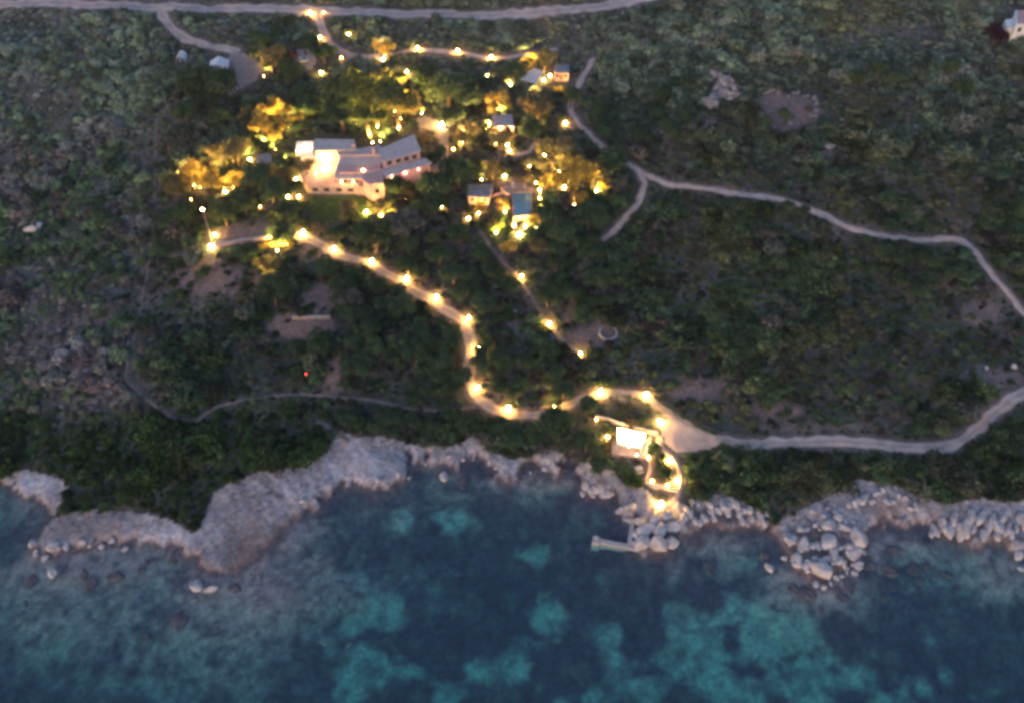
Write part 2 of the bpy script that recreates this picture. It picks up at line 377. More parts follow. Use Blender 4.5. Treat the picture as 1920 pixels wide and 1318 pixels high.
# ------------------------------------------------------------------ ground sheet
ny, nx = GX.shape
X = GX.ravel(); Y = GY.ravel(); Z = GZ.ravel()
core = (np.abs(X) < 262) & (Y > 38) & (Y < 400)
alb = np.tile(np.array([.075,.078,.068]), (len(X), 1))
n1 = fbm(X / 6, Y / 6, 4); n2 = fbm(X / 22 + 4, Y / 22, 3); n3 = fbm(X / 1.6, Y / 1.6, 3)
alb *= (0.6 + 0.9 * n1)[:, None]
alb = alb + np.array([.05,.034,.034]) * smooth(.48, .66, n2)[:, None]
def lerp(a, b, t): return a * (1 - t[:, None]) + np.array(b) * t[:, None]
UU = 960 + FPX * X / (Y * FW[1] + (Z - CAMZ) * FW[2] + 1e-6); VV = 659 - FPX * (Y * UP[1] + (Z - CAMZ) * UP[2]) / (Y * FW[1] + (Z - CAMZ) * FW[2] + 1e-6)
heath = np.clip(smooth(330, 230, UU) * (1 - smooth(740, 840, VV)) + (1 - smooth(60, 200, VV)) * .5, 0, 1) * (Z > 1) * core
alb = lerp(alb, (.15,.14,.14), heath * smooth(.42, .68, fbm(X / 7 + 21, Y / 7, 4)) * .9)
so = soil_amount(X, Y); so_m = smooth(.28, .6, so + (n1 - .5) * .5)
alb = lerp(alb, (.22,.165,.155), so_m)
pd_ = np.full(X.shape, 99.0); pd_[core] = path_dist(X[core], Y[core])
alb = lerp(alb, (.20,.155,.145), (1 - smooth(0.0, 1.1, pd_)) * .85)
ln = inside(X, Y, LW); lnd = dist_poly(X, Y, LW, True)
alb = lerp(alb, (.06,.095,.03), np.where(ln, smooth(0, 1.2, lnd), 0))
land = Z > 0
rock_v = np.zeros(X.shape, bool); rock_v[core] = on_rock(X[core], Y[core])
shl = blob(X, Y, SHALLOW, 1.0)
n4 = fbm((X * .8 + Y * .6) / 1.1, (Y * .8 - X * .6) / 6.0, 4)
rk = np.stack([.43 + .5 * (n4 - .5), .385 + .46 * (n4 - .5), .40 + .46 * (n4 - .5)], 1) * (0.74 + .5 * n1)[:, None]
rid = 1 - np.abs(fbm(X / 2.4 + .35 * Y + 9, Y / 3.4 + 3, 4) - .5) * 2
rk = rk * (1 - .5 * smooth(.90, .985, rid))[:, None]
rk = lerp(rk, (.56,.55,.60), np.clip(blob(X, Y, [(295,1008,75,18,1),(60,908,60,20,1),(700,870,120,30,.4),(980,875,80,18,.6)], 1), 0, 1) * .8)
rk = lerp(rk, (.13,.105,.10), smooth(.3, .7, blob(X, Y, HEAP, 1) + (n3 - .5) * .5) * .85)  # ground darkened below the boulders: the shade of their gaps in the colour
rk = lerp(rk, (.27,.21,.19), np.clip(blob(X, Y, [(150,995,110,28,1),(470,1010,80,60,.8),(1640,955,60,24,.9),(430,950,60,40,.4)], 1), 0, 1) * .8)
rk = lerp(rk, (.22,.165,.15), smooth(.25, .7, shl + (n3 - .5) * .9) * .8)
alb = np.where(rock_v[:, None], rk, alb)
dsh = np.full(X.shape, 99.0); dsh[core] = dist_poly(X[core], Y[core], shore_w)
tide_shade = (1 - smooth(0.1, .6, Z + (n3 - .5) * .5)) * land
alb = lerp(alb, (.17,.115,.105), tide_shade * .75)  # brown tide stain that also carries the undercut shade of the shelf edge
# sea floor: sand, sea grass, weedy rock
SAND = [(1410,1205,95,60,1.15),(1330,1150,70,36,.95),(1480,1290,180,60,1.15),(1240,1270,150,60,.75),(1700,1300,120,30,.7),(730,1150,80,65,.85),(690,1250,90,60,.9),(850,1290,80,40,.6),(960,1075,55,40,.6),
 (860,975,70,30,.6),(730,935,70,22,.7),(1080,1150,60,60,.55),(1130,1290,100,40,.6),(1700,1080,90,50,.5),(560,1240,60,24,.4),(1380,1060,60,25,.5),(820,900,60,16,.8),(950,1230,80,60,.55),(760,960,60,25,.6)]
wx = X + (fbm(X / 6, Y / 6 + 60, 4) - .5) * 17; wy = Y + (fbm(X / 6 + 70, Y / 6, 4) - .5) * 13
sb = blob(wx, wy, SAND, -4)
pf = fbm(X / 7 + 31, Y / 7, 5)
sand = smooth(.46, .84, sb * .66 + (pf - .5) * 1.5 + .26)
sea_c = np.tile(np.array([.085,.078,.10]), (len(X), 1)) * (0.6 + .9 * n3)[:, None]
mott = smooth(.5, .72, fbm(X / 3 + 50, Y / 3, 4)); sea_c = lerp(sea_c, (.17,.17,.165), mott * .55)
RUBBLE = [(120,1120,260,120,1),(440,1190,190,100,.9),(330,1285,280,60,.8),(1500,1110,130,60,.8),(1800,1080,170,60,.8),(40,960,110,50,.8),(1330,1050,100,36,.8),(720,1100,120,60,.6),(1000,930,170,40,.6),(620,1030,60,50,.6),(840,930,120,40,.6)]
rub = smooth(.25, .8, blob(wx, wy, RUBBLE, -3) * (.45 + 1.0 * fbm(X / 4 + 12, Y / 3 + 5, 5)))
rcol = np.stack([.27 + .5 * (n3 - .5), .235 + .42 * (n3 - .5), .22 + .36 * (n3 - .5)], 1)
sea_c = sea_c * (1 - rub[:, None]) + rcol * rub[:, None]
sea_c = lerp(sea_c, (.38,.47,.39), sand * (.5 + .5 * smooth(.35, .6, fbm(X / 2.2 + 3, Y / 2.2, 3))))
shw = blob((X + wx) / 2, (Y + wy) / 2, SHALLOW)
SHC = [(500,1110,170,90,1),(150,1080,190,50,.85),(280,1210,130,40,.55),(460,1080,130,70,1),(600,1110,90,60,.8),(560,1000,60,40,.8),(480,1140,130,80,.75),(150,1180,200,90,.45),(400,1260,160,50,.45),(700,1150,50,50,.4),(240,1020,170,40,.8),(1545,1110,110,50,.95),(1330,1020,130,24,.7),(1680,1030,120,40,.7),(1880,1090,90,50,.8),(980,905,130,20,.7),(600,1195,40,20,.5),(340,1165,60,30,.6),(85,1080,60,30,.5),(660,1120,60,30,.6)]
shw2 = blob(X * .6 + wx * .4, Y * .6 + wy * .4, SHC, -1)
rc2 = np.stack([.40 + .5 * (n3 - .5), .29 + .38 * (n3 - .5), .26 + .34 * (n3 - .5)], 1)
tt = (smooth(.22, .7, shw2 * (.55 + .9 * n3) + (n1 - .5) * .3) * .9)[:, None]
sea_c = sea_c * (1 - tt) + rc2 * tt
sea_c = lerp(sea_c, (.19,.125,.11), (1 - smooth(.6, 2.6, dsh + (n3 - .5) * 2)) * .8)
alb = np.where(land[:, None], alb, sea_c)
alb = np.clip(alb, .004, .8)

me = bpy.data.meshes.new('ground')
me.vertices.add(nx * ny); me.vertices.foreach_set('co', np.stack([X, Y, Z], 1).astype(np.float32).ravel())
jj, ii = np.meshgrid(np.arange(ny - 1), np.arange(nx - 1), indexing='ij')
a0 = (jj * nx + ii).ravel(); fc = np.stack([a0, a0 + 1, a0 + nx + 1, a0 + nx], 1)
me.loops.add(fc.size); me.loops.foreach_set('vertex_index', fc.ravel().astype(np.int32))
me.polygons.add(len(fc)); me.polygons.foreach_set('loop_start', (np.arange(len(fc)) * 4).astype(np.int32)); me.polygons.foreach_set('loop_total', np.full(len(fc), 4, np.int32))
me.update(calc_edges=True); me.polygons.foreach_set('use_smooth', [True] * len(fc))
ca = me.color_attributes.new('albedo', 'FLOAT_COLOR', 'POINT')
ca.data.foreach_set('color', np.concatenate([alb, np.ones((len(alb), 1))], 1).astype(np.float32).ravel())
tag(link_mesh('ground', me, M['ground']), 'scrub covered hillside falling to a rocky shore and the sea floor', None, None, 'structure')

# ------------------------------------------------------------------ sea
def watermat():
    m = bpy.data.materials.new('sea_water'); m.use_nodes = True; n = m.node_tree.nodes; l = m.node_tree.links; n.clear()
    out = n.new('ShaderNodeOutputMaterial')
    tr = n.new('ShaderNodeBsdfTransparent'); tr.inputs[0].default_value = (.93,.97,1,1)
    df = n.new('ShaderNodeBsdfDiffuse'); df.inputs[0].default_value = (.145,.11,.21,1)  # blue backscatter of the water, with a pinkish surface reflection mixed into the colour
    gl = n.new('ShaderNodeBsdfGlossy'); gl.inputs['Roughness'].default_value = .12; gl.inputs[0].default_value = (1,1,1,1)
    fr = n.new('ShaderNodeFresnel'); fr.inputs[0].default_value = 1.33
    m1 = n.new('ShaderNodeMixShader'); m1.inputs[0].default_value = .13; m2 = n.new('ShaderNodeMixShader')
    tc = n.new('ShaderNodeTexCoord'); t = n.new('ShaderNodeTexNoise'); t.inputs['Scale'].default_value = 1.3; t.inputs['Detail'].default_value = 6
    bp = n.new('ShaderNodeBump'); bp.inputs['Strength'].default_value = .6; bp.inputs['Distance'].default_value = .25
    l.new(tc.outputs['Object'], t.inputs['Vector']); l.new(t.outputs['Fac'], bp.inputs['Height'])
    l.new(bp.outputs[0], gl.inputs['Normal']); l.new(bp.outputs[0], fr.inputs['Normal'])
    l.new(tr.outputs[0], m1.inputs[1]); l.new(df.outputs[0], m1.inputs[2]); l.new(m1.outputs[0], m2.inputs[1]); l.new(gl.outputs[0], m2.inputs[2]); geo = n.new('ShaderNodeNewGeometry'); fm = n.new('ShaderNodeMath'); fm.operation = 'MULTIPLY'; fi = n.new('ShaderNodeMath'); fi.operation = 'SUBTRACT'; fi.inputs[0].default_value = 1.0; l.new(geo.outputs['Backfacing'], fi.inputs[1]); l.new(fr.outputs[0], fm.inputs[0]); l.new(fi.outputs[0], fm.inputs[1]); l.new(fm.outputs[0], m2.inputs[0])
    l.new(m2.outputs[0], out.inputs['Surface'])
    va = n.new('ShaderNodeVolumeAbsorption'); va.inputs['Color'].default_value = (.15,.87,.84,1); va.inputs['Density'].default_value = .13
    l.new(va.outputs[0], out.inputs['Volume'])
    return m
bm = MB(); bm.box((0, -55, -60), (3000, 490, 120)); wme = bm.mesh('water')
tag(link_mesh('water', wme, watermat()), 'clear blue green sea over sand and sea grass', None, None, 'structure')

# ------------------------------------------------------------------ path strips draped on the ground
def smooth_line(pl, step=0.8):
    pl = np.asarray(pl); n = len(pl); out = []
    for i in range(n - 1):
        p0 = pl[max(i - 1, 0)]; p1 = pl[i]; p2 = pl[i + 1]; p3 = pl[min(i + 2, n - 1)]
        m_ = max(2, int(np.linalg.norm(p2 - p1) / step))
        for q in range(m_):
            t = q / m_
            out.append(.5 * ((2 * p1) + (-p0 + p2) * t + (2 * p0 - 5 * p1 + 4 * p2 - p3) * t * t + (-p0 + 3 * p1 - 3 * p2 + p3) * t ** 3))
    out.append(pl[-1]); return np.array(out)
def strip(name, pl, w, m, lift=.06, seed=0):
    L = smooth_line(pl); tg = np.gradient(L, axis=0); tg /= np.linalg.norm(tg, axis=1)[:, None] + 1e-9
    nr = np.stack([-tg[:, 1], tg[:, 0]], 1); K = max(5, int(w / .4) | 1)
    r_ = np.random.default_rng(seed); V = []
    wl_ = w / 2 * (1 + .7 * (vnoise(np.arange(len(L)) * .30 + seed * 9, np.zeros(len(L)) + 3) - .5) + .15 * (r_.random(len(L)) - .5))
    wr_ = w / 2 * (1 + .7 * (vnoise(np.arange(len(L)) * .30 + seed * 5, np.zeros(len(L)) + 31) - .5) + .15 * (r_.random(len(L)) - .5))
    rows = []
    for kx in range(K):
        f = kx / (K - 1) * 2 - 1
        off = np.where(f < 0, f * wl_, f * wr_); pts = L + nr * off[:, None]
        rows.append(np.column_stack([pts, hz(pts[:, 0], pts[:, 1]) + (lift if abs(f) < .99 else -.05)]))
    V = np.concatenate(rows); n = len(L); F = []
    for kx in range(K - 1):
        for i in range(n - 1): F.append([kx * n + i, kx * n + i + 1, (kx + 1) * n + i + 1, (kx + 1) * n + i])
    me = fixn(pyd(name, V, F)); me.polygons.foreach_set('use_smooth', [True] * len(me.polygons))
    ft = np.repeat(np.linspace(-1, 1, K), n); along = np.tile(np.arange(n), K) * .8
    wr = .80 + .26 * np.exp(-((np.abs(ft) - .48) / .2) ** 2) + .5 * (fbm(along / 2.2 + seed, ft * 2 + 5, 3) - .5)
    if w < 2.5: wr = .95 + .5 * (fbm(along / 2.2 + seed, ft * 2 + 5, 3) - .5)
    ca = me.color_attributes.new('wear', 'FLOAT_COLOR', 'POINT'); ca.data.foreach_set('color', np.stack([wr, wr, wr * .98, np.ones_like(wr)], 1).astype(np.float32).ravel())
    return tag(link_mesh(name, me, m), None, None, None, 'structure')
for i, (n, (w, pl, m)) in enumerate(PW.items()): strip(n, pl, w, M[m + '_track'], .06 + .008 * i, i)
def drape_area(name, poly, m, lift=.2):
    x0, y0 = poly.min(0); x1, y1 = poly.max(0); st = .7
    gx, gy = np.meshgrid(np.arange(x0, x1, st), np.arange(y0, y1, st))
    ins = inside(gx, gy, poly) | (dist_poly(gx, gy, poly, True) < .5 * fbm(gx, gy, 2))
    V = np.column_stack([gx.ravel(), gy.ravel(), (hz(gx, gy) + lift).ravel()]); F = []; w = gx.shape[1]
    for j in range(gx.shape[0] - 1):
        for i in range(w - 1):
            if ins[j, i] and ins[j + 1, i] and ins[j, i + 1] and ins[j + 1, i + 1]: a = j * w + i; F.append([a, a + 1, a + 1 + w, a + w])
    used = sorted({q for f in F for q in f}); mp = {q: i for i, q in enumerate(used)}
    me = pyd(name, V[used], [[mp[q] for q in f] for f in F])
    return tag(link_mesh(name, me, m), None, None, None, 'structure')
for i, (n, (pl, m)) in enumerate(AW.items()): drape_area(n, pl, M[m], .2)

# ------------------------------------------------------------------ foliage meshes
def leaves_mesh(name, centres, radii, n, size, seed, flat=1.0, shell=.55):
    r = np.random.default_rng(seed); centres = np.array(centres); radii = np.array(radii)
    pk = r.choice(len(centres), n, p=radii ** 2 / (radii ** 2).sum())
    d = r.normal(size=(n, 3)); d /= np.linalg.norm(d, axis=1)[:, None]; d[:, 2] = np.where(r.random(n) < .75, np.abs(d[:, 2]), d[:, 2])
    rad = radii[pk] * (shell + (1 - shell) * r.random(n) ** .6) * (1 + .12 * r.normal(size=n))
    p = centres[pk] + d * rad[:, None] * np.array([1, 1, flat])
    nr = d + r.normal(size=(n, 3)) * .7; nr /= np.linalg.norm(nr, axis=1)[:, None]
    a = np.cross(nr, r.normal(size=(n, 3))); a /= np.linalg.norm(a, axis=1)[:, None]; b = np.cross(nr, a)
    s = size * (.6 + .8 * r.random(n)); a *= s[:, None]; b *= (s * (.5 + .4 * r.random(n)))[:, None]
    V = np.stack([p - a, p - b * .9, p + a, p + b], 1).reshape(-1, 3)
    me = bpy.data.meshes.new(name); me.vertices.add(4 * n); me.vertices.foreach_set('co', V.astype(np.float32).ravel())
    me.loops.add(4 * n); me.loops.foreach_set('vertex_index', np.arange(4 * n, dtype=np.int32))
    me.polygons.add(n); me.polygons.foreach_set('loop_start', (np.arange(n) * 4).astype(np.int32)); me.polygons.foreach_set('loop_total', np.full(n, 4, np.int32))
    me.update(calc_edges=True)
    lump = .75 + .5 * r.random(len(centres)); sh = np.clip(lump[pk] * (.7 + .6 * r.random(n)), .3, 1.7)
    hue = 1 + .18 * (r.random((n, 3)) - .5); col = np.ones((n, 4)); col[:, :3] = sh[:, None] * hue
    ca = me.color_attributes.new('shade', 'FLOAT_COLOR', 'POINT'); ca.data.foreach_set('color', np.repeat(col, 4, axis=0).astype(np.float32).ravel())
    me.materials.append(M['leaf']); return me
def lumps(n, R_, zc, zr, rr, seed, flat_base=True):
    r = np.random.default_rng(seed); cs = []; rs = []
    for i in range(n):
        a = r.random() * 6.283; q = R_ * math.sqrt(r.random()) * .75; cs.append((q * math.cos(a), q * math.sin(a), zc + zr * (r.random() - .5) * (1 - .5 * q / R_))); rs.append(rr * (.65 + .7 * r.random()))
    return cs, rs
SHRUB = []
for i in range(7):
    cs, rs = lumps(7, 1.0, .35, .35, .48, 100 + i); SHRUB.append(leaves_mesh('shrub_leaves', cs, rs, 420, .105, i, .85))
TREE = {'round': [], 'pine': [], 'loose': []}
for i in range(5):
    cs, rs = lumps(15, 1.0, 0, .75, .42, 200 + i); TREE['round'].append(leaves_mesh('crown_leaves', cs, rs, 3000, .062, 40 + i, .9))
for i in range(3):
    cs, rs = lumps(20, 1.05, 0, .22, .34, 300 + i); TREE['pine'].append(leaves_mesh('crown_leaves', cs, rs, 3600, .05, 60 + i, .6))
for i in range(4):
    cs, rs = lumps(11, 1.05, 0, 1.0, .36, 400 + i); TREE['loose'].append(leaves_mesh('crown_leaves', cs, rs, 1500, .07, 80 + i, .9, .3))
def trunk_mesh(kind, seed):              # unit tree: crown radius 1, crown centre at z = 1 x height below; trunk from -1.25 to 0.3
    r = random.Random(seed); b = MB(); lean = (r.uniform(-.15, .15), r.uniform(-.15, .15))
    top = (lean[0], lean[1], -.35 if kind != 'pine' else -.2)
    b.cyl((0, 0, -1.35), top, .10, .07, 8)
    for k_ in range(6):
        a = k_ * 1.05 + r.random() * .6; l_ = .55 + .3 * r.random()
        mid = (top[0] + math.cos(a) * l_ * .5, top[1] + math.sin(a) * l_ * .5, top[2] + .2)
        b.cyl(top, mid, .055, .035, 6); b.cyl(mid, (top[0] + math.cos(a) * l_, top[1] + math.sin(a) * l_, top[2] + .3 + .25 * r.random()), .035, .012, 5)
    me = b.mesh('tree_trunk', True); me.materials.append(M['trunk']); return me
TRUNK = {k_: [trunk_mesh(k_, i) for i in range(3)] for k_ in TREE}

G_DARK = (.072,.114,.064); G_MID = (.098,.142,.070); G_OLIVE = (.20,.175,.085); G_GREY = (.135,.145,.13); G_BRIGHT = (.075,.125,.045); G_BROWN = (.125,.10,.08); G_YELLOW = (.42,.31,.085)  # yellow and olive raised: part of the lamp glow is in the leaf colour
keep_out = []     # (x, y, r): where scrub must not stand
def tree(u, v, rpx, kind, tint, label, group=None, hk=1.15, rnd=random):
    m_ = mpx(u, v); rad = rpx * m_
    hc = rad * hk if kind != 'pine' else max(5.0, rad * 1.2)
    p = P(u, v, hc)
    t = empty('pine_tree' if kind == 'pine' else 'broadleaf_tree', (p[0], p[1], p[2]), rnd.random() * 6.28, label, 'tree', group)
    cr = link_mesh('crown', rnd.choice(TREE[kind]), None, t); zs = rad * (.85 if kind != 'pine' else .8)
    cr.location = (0, 0, hc); cr.scale = (rad, rad, zs); f = .85 + .3 * rnd.random(); cr['tint'] = [c * f for c in tint]
    tr = link_mesh('trunk', rnd.choice(TRUNK[kind]), None, t); tr.location = (0, 0, hc); tr.scale = (rad, rad, hc / 1.3)
    keep_out.append((p[0], p[1], rad * .8)); return t

TREES = [
 (648,162,36,'pine',(.15,.18,.07),'broad dark pine at the upper edge of the pine clump behind the villa'),
 (700,172,42,'pine',(.15,.18,.07),'largest domed pine in the middle of the clump behind the villa'),
 (742,190,34,'pine',(.24,.22,.08),'domed pine of the clump glowing yellow beside the garden lamps'),
 (690,215,32,'pine',(.15,.18,.07),'pine at the lower side of the clump just behind the villa roof'),
 (640,208,30,'pine',G_DARK,'dark pine between the lit yellow trees and the big pine clump'),
 (612,178,26,'round',G_DARK,'dark round tree left of the pine clump'),
 (735,150,26,'pine',(.22,.21,.08),'small pine on the uphill side of the clump'),
 (606,96,20,'round',G_DARK,'dark round tree beside the first bend of the entrance drive'),
 (570,78,18,'round',G_DARK,'dark tree just above the car park'),
 (505,105,24,'loose',G_OLIVE,'pale olive tree between the white tent and the car park'),
 (535,135,24,'round',G_MID,'tree below the car park cars'),
 (470,100,12,'round',G_DARK,'small dark tree on the edge of the tent yard'),
 (414,152,26,'round',G_DARK,'dark tree directly below the white tent'),
 (365,150,26,'round',G_DARK,'dark tree below the small white tunnel'),
 (722,88,18,'loose',G_YELLOW,'small orange lit tree at the junction of the drive and upper path'),
 (540,222,24,'loose',G_YELLOW,'brightly lit yellow tree nearest the pine clump'),
 (500,240,26,'loose',G_YELLOW,'brightest yellow lit tree above the grey shed'),
 (505,200,20,'loose',G_YELLOW,'tall thin lit tree at the top of the yellow group'),
 (462,212,16,'loose',G_OLIVE,'faintly lit olive tree at the end of the yellow group'),
 (456,228,12,'loose',G_OLIVE,'small dim amber bush tree beyond the yellow group'),
 (440,280,24,'round',G_OLIVE,'olive tree behind the two small garden globes'),
 (405,290,18,'loose',G_OLIVE,'small amber tree above its garden globe'),
 (352,325,24,'loose',G_YELLOW,'amber lit tree at the outer edge of the western grove'),
 (385,335,22,'loose',G_YELLOW,'amber lit tree in the middle of the western grove'),
 (330,345,20,'round',G_OLIVE,'dim tree at the far corner of the western grove'),
 (437,335,16,'loose',G_YELLOW,'golden tree beside the bright lamp of the western grove'),
 (415,345,14,'loose',G_YELLOW,'small golden tree touching the bright lamp of the western grove'),
 (480,330,22,'round',G_DARK,'dark round tree between the western grove and the villa'),
 (505,355,24,'round',G_DARK,'dark tree left of the two lamps below the villa terrace'),
 (455,375,22,'round',G_DARK,'dark tree below the golden trees of the grove'),
 (420,400,20,'round',G_MID,'tree beside the tall lamp mast'),
 (350,400,22,'round',G_DARK,'dark tree outside the tall lamp mast'),
 (512,318,16,'loose',G_YELLOW,'small lit tree beside the grey shed'),
 (535,330,16,'round',G_OLIVE,'tree between the shed and the villa court'),
 (575,312,16,'loose',G_OLIVE,'thin tree growing inside the lit villa court'),
 (540,395,18,'round',G_DARK,'dark tree below the twin terrace lamps'),
 (527,437,22,'round',G_DARK,'clipped dark tree at the end of the long low wall'),
 (742,348,18,'round',G_DARK,'dark round tree against the corner of the villa right wing'),
 (712,385,18,'loose',G_OLIVE,'olive tree lit from the lawn floodlight'),
 (735,410,14,'loose',G_YELLOW,'small yellow lit tree at the lower corner of the lawn'),
 (650,395,18,'loose',G_OLIVE,'yellow green tree on the lawn beside the floodlight'),
 (549,352,15,'round',G_DARK,'dark tree hiding the outer corner of the retaining wall'),(556,296,11,'loose',G_OLIVE,'slim olive tree against the outer side of the villa court'),
 (632,435,14,'round',G_DARK,'small dark tree at the lower lawn edge'),
 (700,440,30,'round',G_DARK,'dark tree below the lawn floodlight above the winding path'),
 (760,420,28,'round',G_GREY,'grey green tree below the villa right wing'),
 (815,345,26,'round',G_DARK,'dark tree below the villa terrace path'),
 (860,320,30,'round',G_DARK,'large dark round tree between villa and pool house'),
 (800,380,24,'round',G_DARK,'dark tree behind the two small wall lamps'),
 (803,265,20,'loose',G_OLIVE,'small tree lit amber on the forecourt beside the villa gable'),
 (818,290,15,'round',G_DARK,'dark bushy tree at the foot of the villa gable'),
 (868,250,24,'loose',G_OLIVE,'amber tree beside the white car'),
 (935,192,20,'loose',G_YELLOW,'golden tree immediately behind the garden pavilion roof'),
 (945,255,24,'loose',G_OLIVE,'amber tree in front of the garden pavilion'),
 (1008,195,26,'loose',G_OLIVE,'olive tree between pavilion and guest cottage'),
 (998,240,20,'round',G_DARK,'dark tree beside the short garden path'),
 (840,165,30,'round',G_MID,'large green tree beyond the pine clump'),
 (880,180,24,'round',G_DARK,'dark tree above the garden pavilion'),
 (800,140,22,'round',G_DARK,'dark tree under the second lamp of the upper path'),
 (850,215,22,'round',G_DARK,'dark tree behind the forecourt lamp'),
 (985,118,14,'loose',G_YELLOW,'yellow lit tree nearest the upper path above the guest cottage'),
 (1000,105,10,'loose',G_YELLOW,'small yellow tree beside the guest cottage awning'),
 (965,130,18,'round',G_DARK,'dark tree left of the guest cottage awning'),
 (1020,110,18,'loose',G_OLIVE,'pale tree behind the guest cottage roof'),
 (1045,168,10,'loose',G_YELLOW,'slim yellow lit tree below the guest cottage'),
 (1070,180,16,'round',G_DARK,'dark tree between the guest cottage and hill path'),
 (1040,290,30,'loose',G_OLIVE,'wide amber tree above the brightest eastern tree'),
 (1072,320,34,'loose',G_YELLOW,'largest golden tree of the garden above its bright uplight'),
 (1110,325,22,'loose',G_OLIVE,'olive tree on the outer side of the largest golden tree'),
 (1135,345,13,'loose',G_YELLOW,'small golden tree beside the outermost garden lamp'),
 (1030,345,20,'loose',G_YELLOW,'golden tree right above the row of pool lamps'),
 (1082,370,18,'loose',G_YELLOW,'golden tree over the low pink glowing uplight'),
 (1150,300,26,'round',G_DARK,'dark tree at the bend of the hill path'),
 (1105,405,28,'round',G_DARK,'dark tree below the golden trees'),
 (1050,430,30,'round',G_DARK,'large dark tree below the pool garden'),
 (925,320,20,'loose',G_OLIVE,'amber tree behind the pool house'),
 (985,330,16,'round',G_BROWN,'brown tree behind the sun terrace'),
 (900,390,14,'loose',G_YELLOW,'yellow lit tree in front of the pool house'),
 (943,383,14,'loose',G_YELLOW,'yellow lit tree between pool house and pool'),
 (1000,412,14,'loose',G_YELLOW,'golden tree at the foot of the pool'),
 (952,462,17,'loose',G_YELLOW,'golden tree below the brightest pool lamp'),
 (930,420,14,'loose',G_OLIVE,'yellow green tree around the lamp left of the pool foot'),
 (1010,462,18,'round',G_OLIVE,'olive tree below the golden pool trees'),
 (500,500,26,'loose',G_OLIVE,'olive tree below the glowing yellow hedge'),
 (510,545,34,'round',G_DARK,'large dark tree under the lit olive tree'),
 (612,500,24,'round',G_DARK,'dark tree under the second path lamp'),
 (385,507,12,'round',G_MID,'small round tree alone on the bare yard'),
 (356,535,9,'round',G_DARK,'little dark tree alone low on the bare yard'),
 (600,640,26,'round',G_DARK,'rounded dark tree under the lower terrace wall'),
 (560,655,20,'round',G_DARK,'smaller rounded tree beside the lower terrace wall'),
 (655,560,26,'round',G_GREY,'grey green tree beside the lower terrace wall end'),
 (690,650,26,'round',G_MID,'lighter round tree in the grove below the winding path'),
 (745,640,24,'loose',G_MID,'pale green tree in the middle of the lower grove'),
 (1048,800,38,'round',G_DARK,'largest dark tree over the path by the sea pavilion'),
 (1035,755,18,'loose',G_MID,'tree with a half hidden lamp inside its crown'),
 (1100,760,20,'round',G_DARK,'dark tree across the path from the sea pavilion'),
 (1100,830,26,'round',G_DARK,'dark tree beside the lit sea pavilion'),
 (1125,870,22,'round',G_DARK,'dark tree below the bright pavilion lamp'),
 (1187,903,20,'round',G_BRIGHT,'clipped round green bush tree above the landing rocks'),
 (1245,885,15,'round',G_DARK,'dark round tree inside the loop of the lit steps'),
 (1225,840,14,'round',G_DARK,'small dark tree beside the sea pavilion roof'),
 (1478,386,13,'round',G_DARK,'large dark tree hiding a gap of the hill path'),
 (1508,396,14,'round',G_DARK,'dark tree beside the gap in the hill path'),
 (1870,62,22,'round',(.06,.028,.035),'rounded purple leaved tree beside the white house'),
 (1475,215,17,'round',G_MID,'round green tree inside the ring of ruined stones'),
 (1515,205,9,'round',G_GREY,'small grey tree on the edge of the ruined stone ring'),
 (1320,800,1,'round',G_DARK,''),
 (690,330,7,'loose',(.10,.03,.05),'crimson bougainvillea tree against the villa tower'),
]
for T in TREES:
    if T[5]: tree(T[0], T[1], T[2] * (1.05 if T[1] > 335 and T[0] > 880 and T[0] < 1150 else 1.28 if T[1] < 480 and T[0] < 1180 and T[2] > 12 else 1.0), T[3], T[4], T[5])

def in_poly(q, poly): return bool(inside(np.array([q[0]], float), np.array([q[1]], float), poly)[0])
ZONES = [   # polygon px, count, radius px, kind, tints, label
 ([(640,530),(700,510),(760,545),(830,595),(860,640),(865,720),(800,750),(660,735),(645,640)], 22, (16,28), 'round', G_DARK, 'dark evergreen tree in the dense grove below the winding path'),
 ([(900,640),(1000,620),(1080,680),(1090,720),(1000,755),(920,745),(900,700)], 10, (16,25), 'round', G_DARK, 'dark tree in the wood enclosed by the lower bend of the winding path'),
 ([(1000,450),(1110,440),(1190,470),(1180,560),(1080,600),(1010,560)], 12, (16,26), 'round', G_DARK, 'dark tree on the slope between garden footpath and branch path'),
 ([(700,450),(860,430),(930,500),(980,560),(930,620),(860,560),(760,500)], 14, (16,26), 'round', G_DARK, 'dark tree on the slope between the winding path and garden footpath'),
 ([(320,120),(450,190),(560,160),(600,220),(560,260),(440,260),(330,250)], 14, (15,24), 'round', G_DARK, 'dark tree in the wood below the white tents'),
 ([(760,120),(980,130),(900,230),(860,230),(780,180)], 6, (12,18), 'round', G_DARK, 'dark tree in the garden between pines and upper path'),
 ([(1180,120),(1090,250),(1180,290),(1280,240),(1300,150)], 10, (15,24), 'round', G_DARK, 'dark tree above the upper stretch of the hill path'),
 ([(640,780),(900,775),(1000,800),(1010,830),(880,815),(700,812)], 14, (13,22), 'round', G_DARK, 'dark coastal tree between footpath and the pale rock shelf'),
 ([(1640,470),(1720,460),(1800,470),(1790,560),(1700,560)], 5, (14,22), 'round', G_DARK, 'dark tree inside the great bend of the hill path'),
 ([(490,40),(580,35),(560,70),(470,80)], 4, (12,18), 'round', G_DARK, 'dark tree between road and car park'),
 ([(1600,120),(1850,110),(1860,170),(1600,160)], 5, (14,20), 'round', G_MID, 'green tree on the hill below the white house'),
]
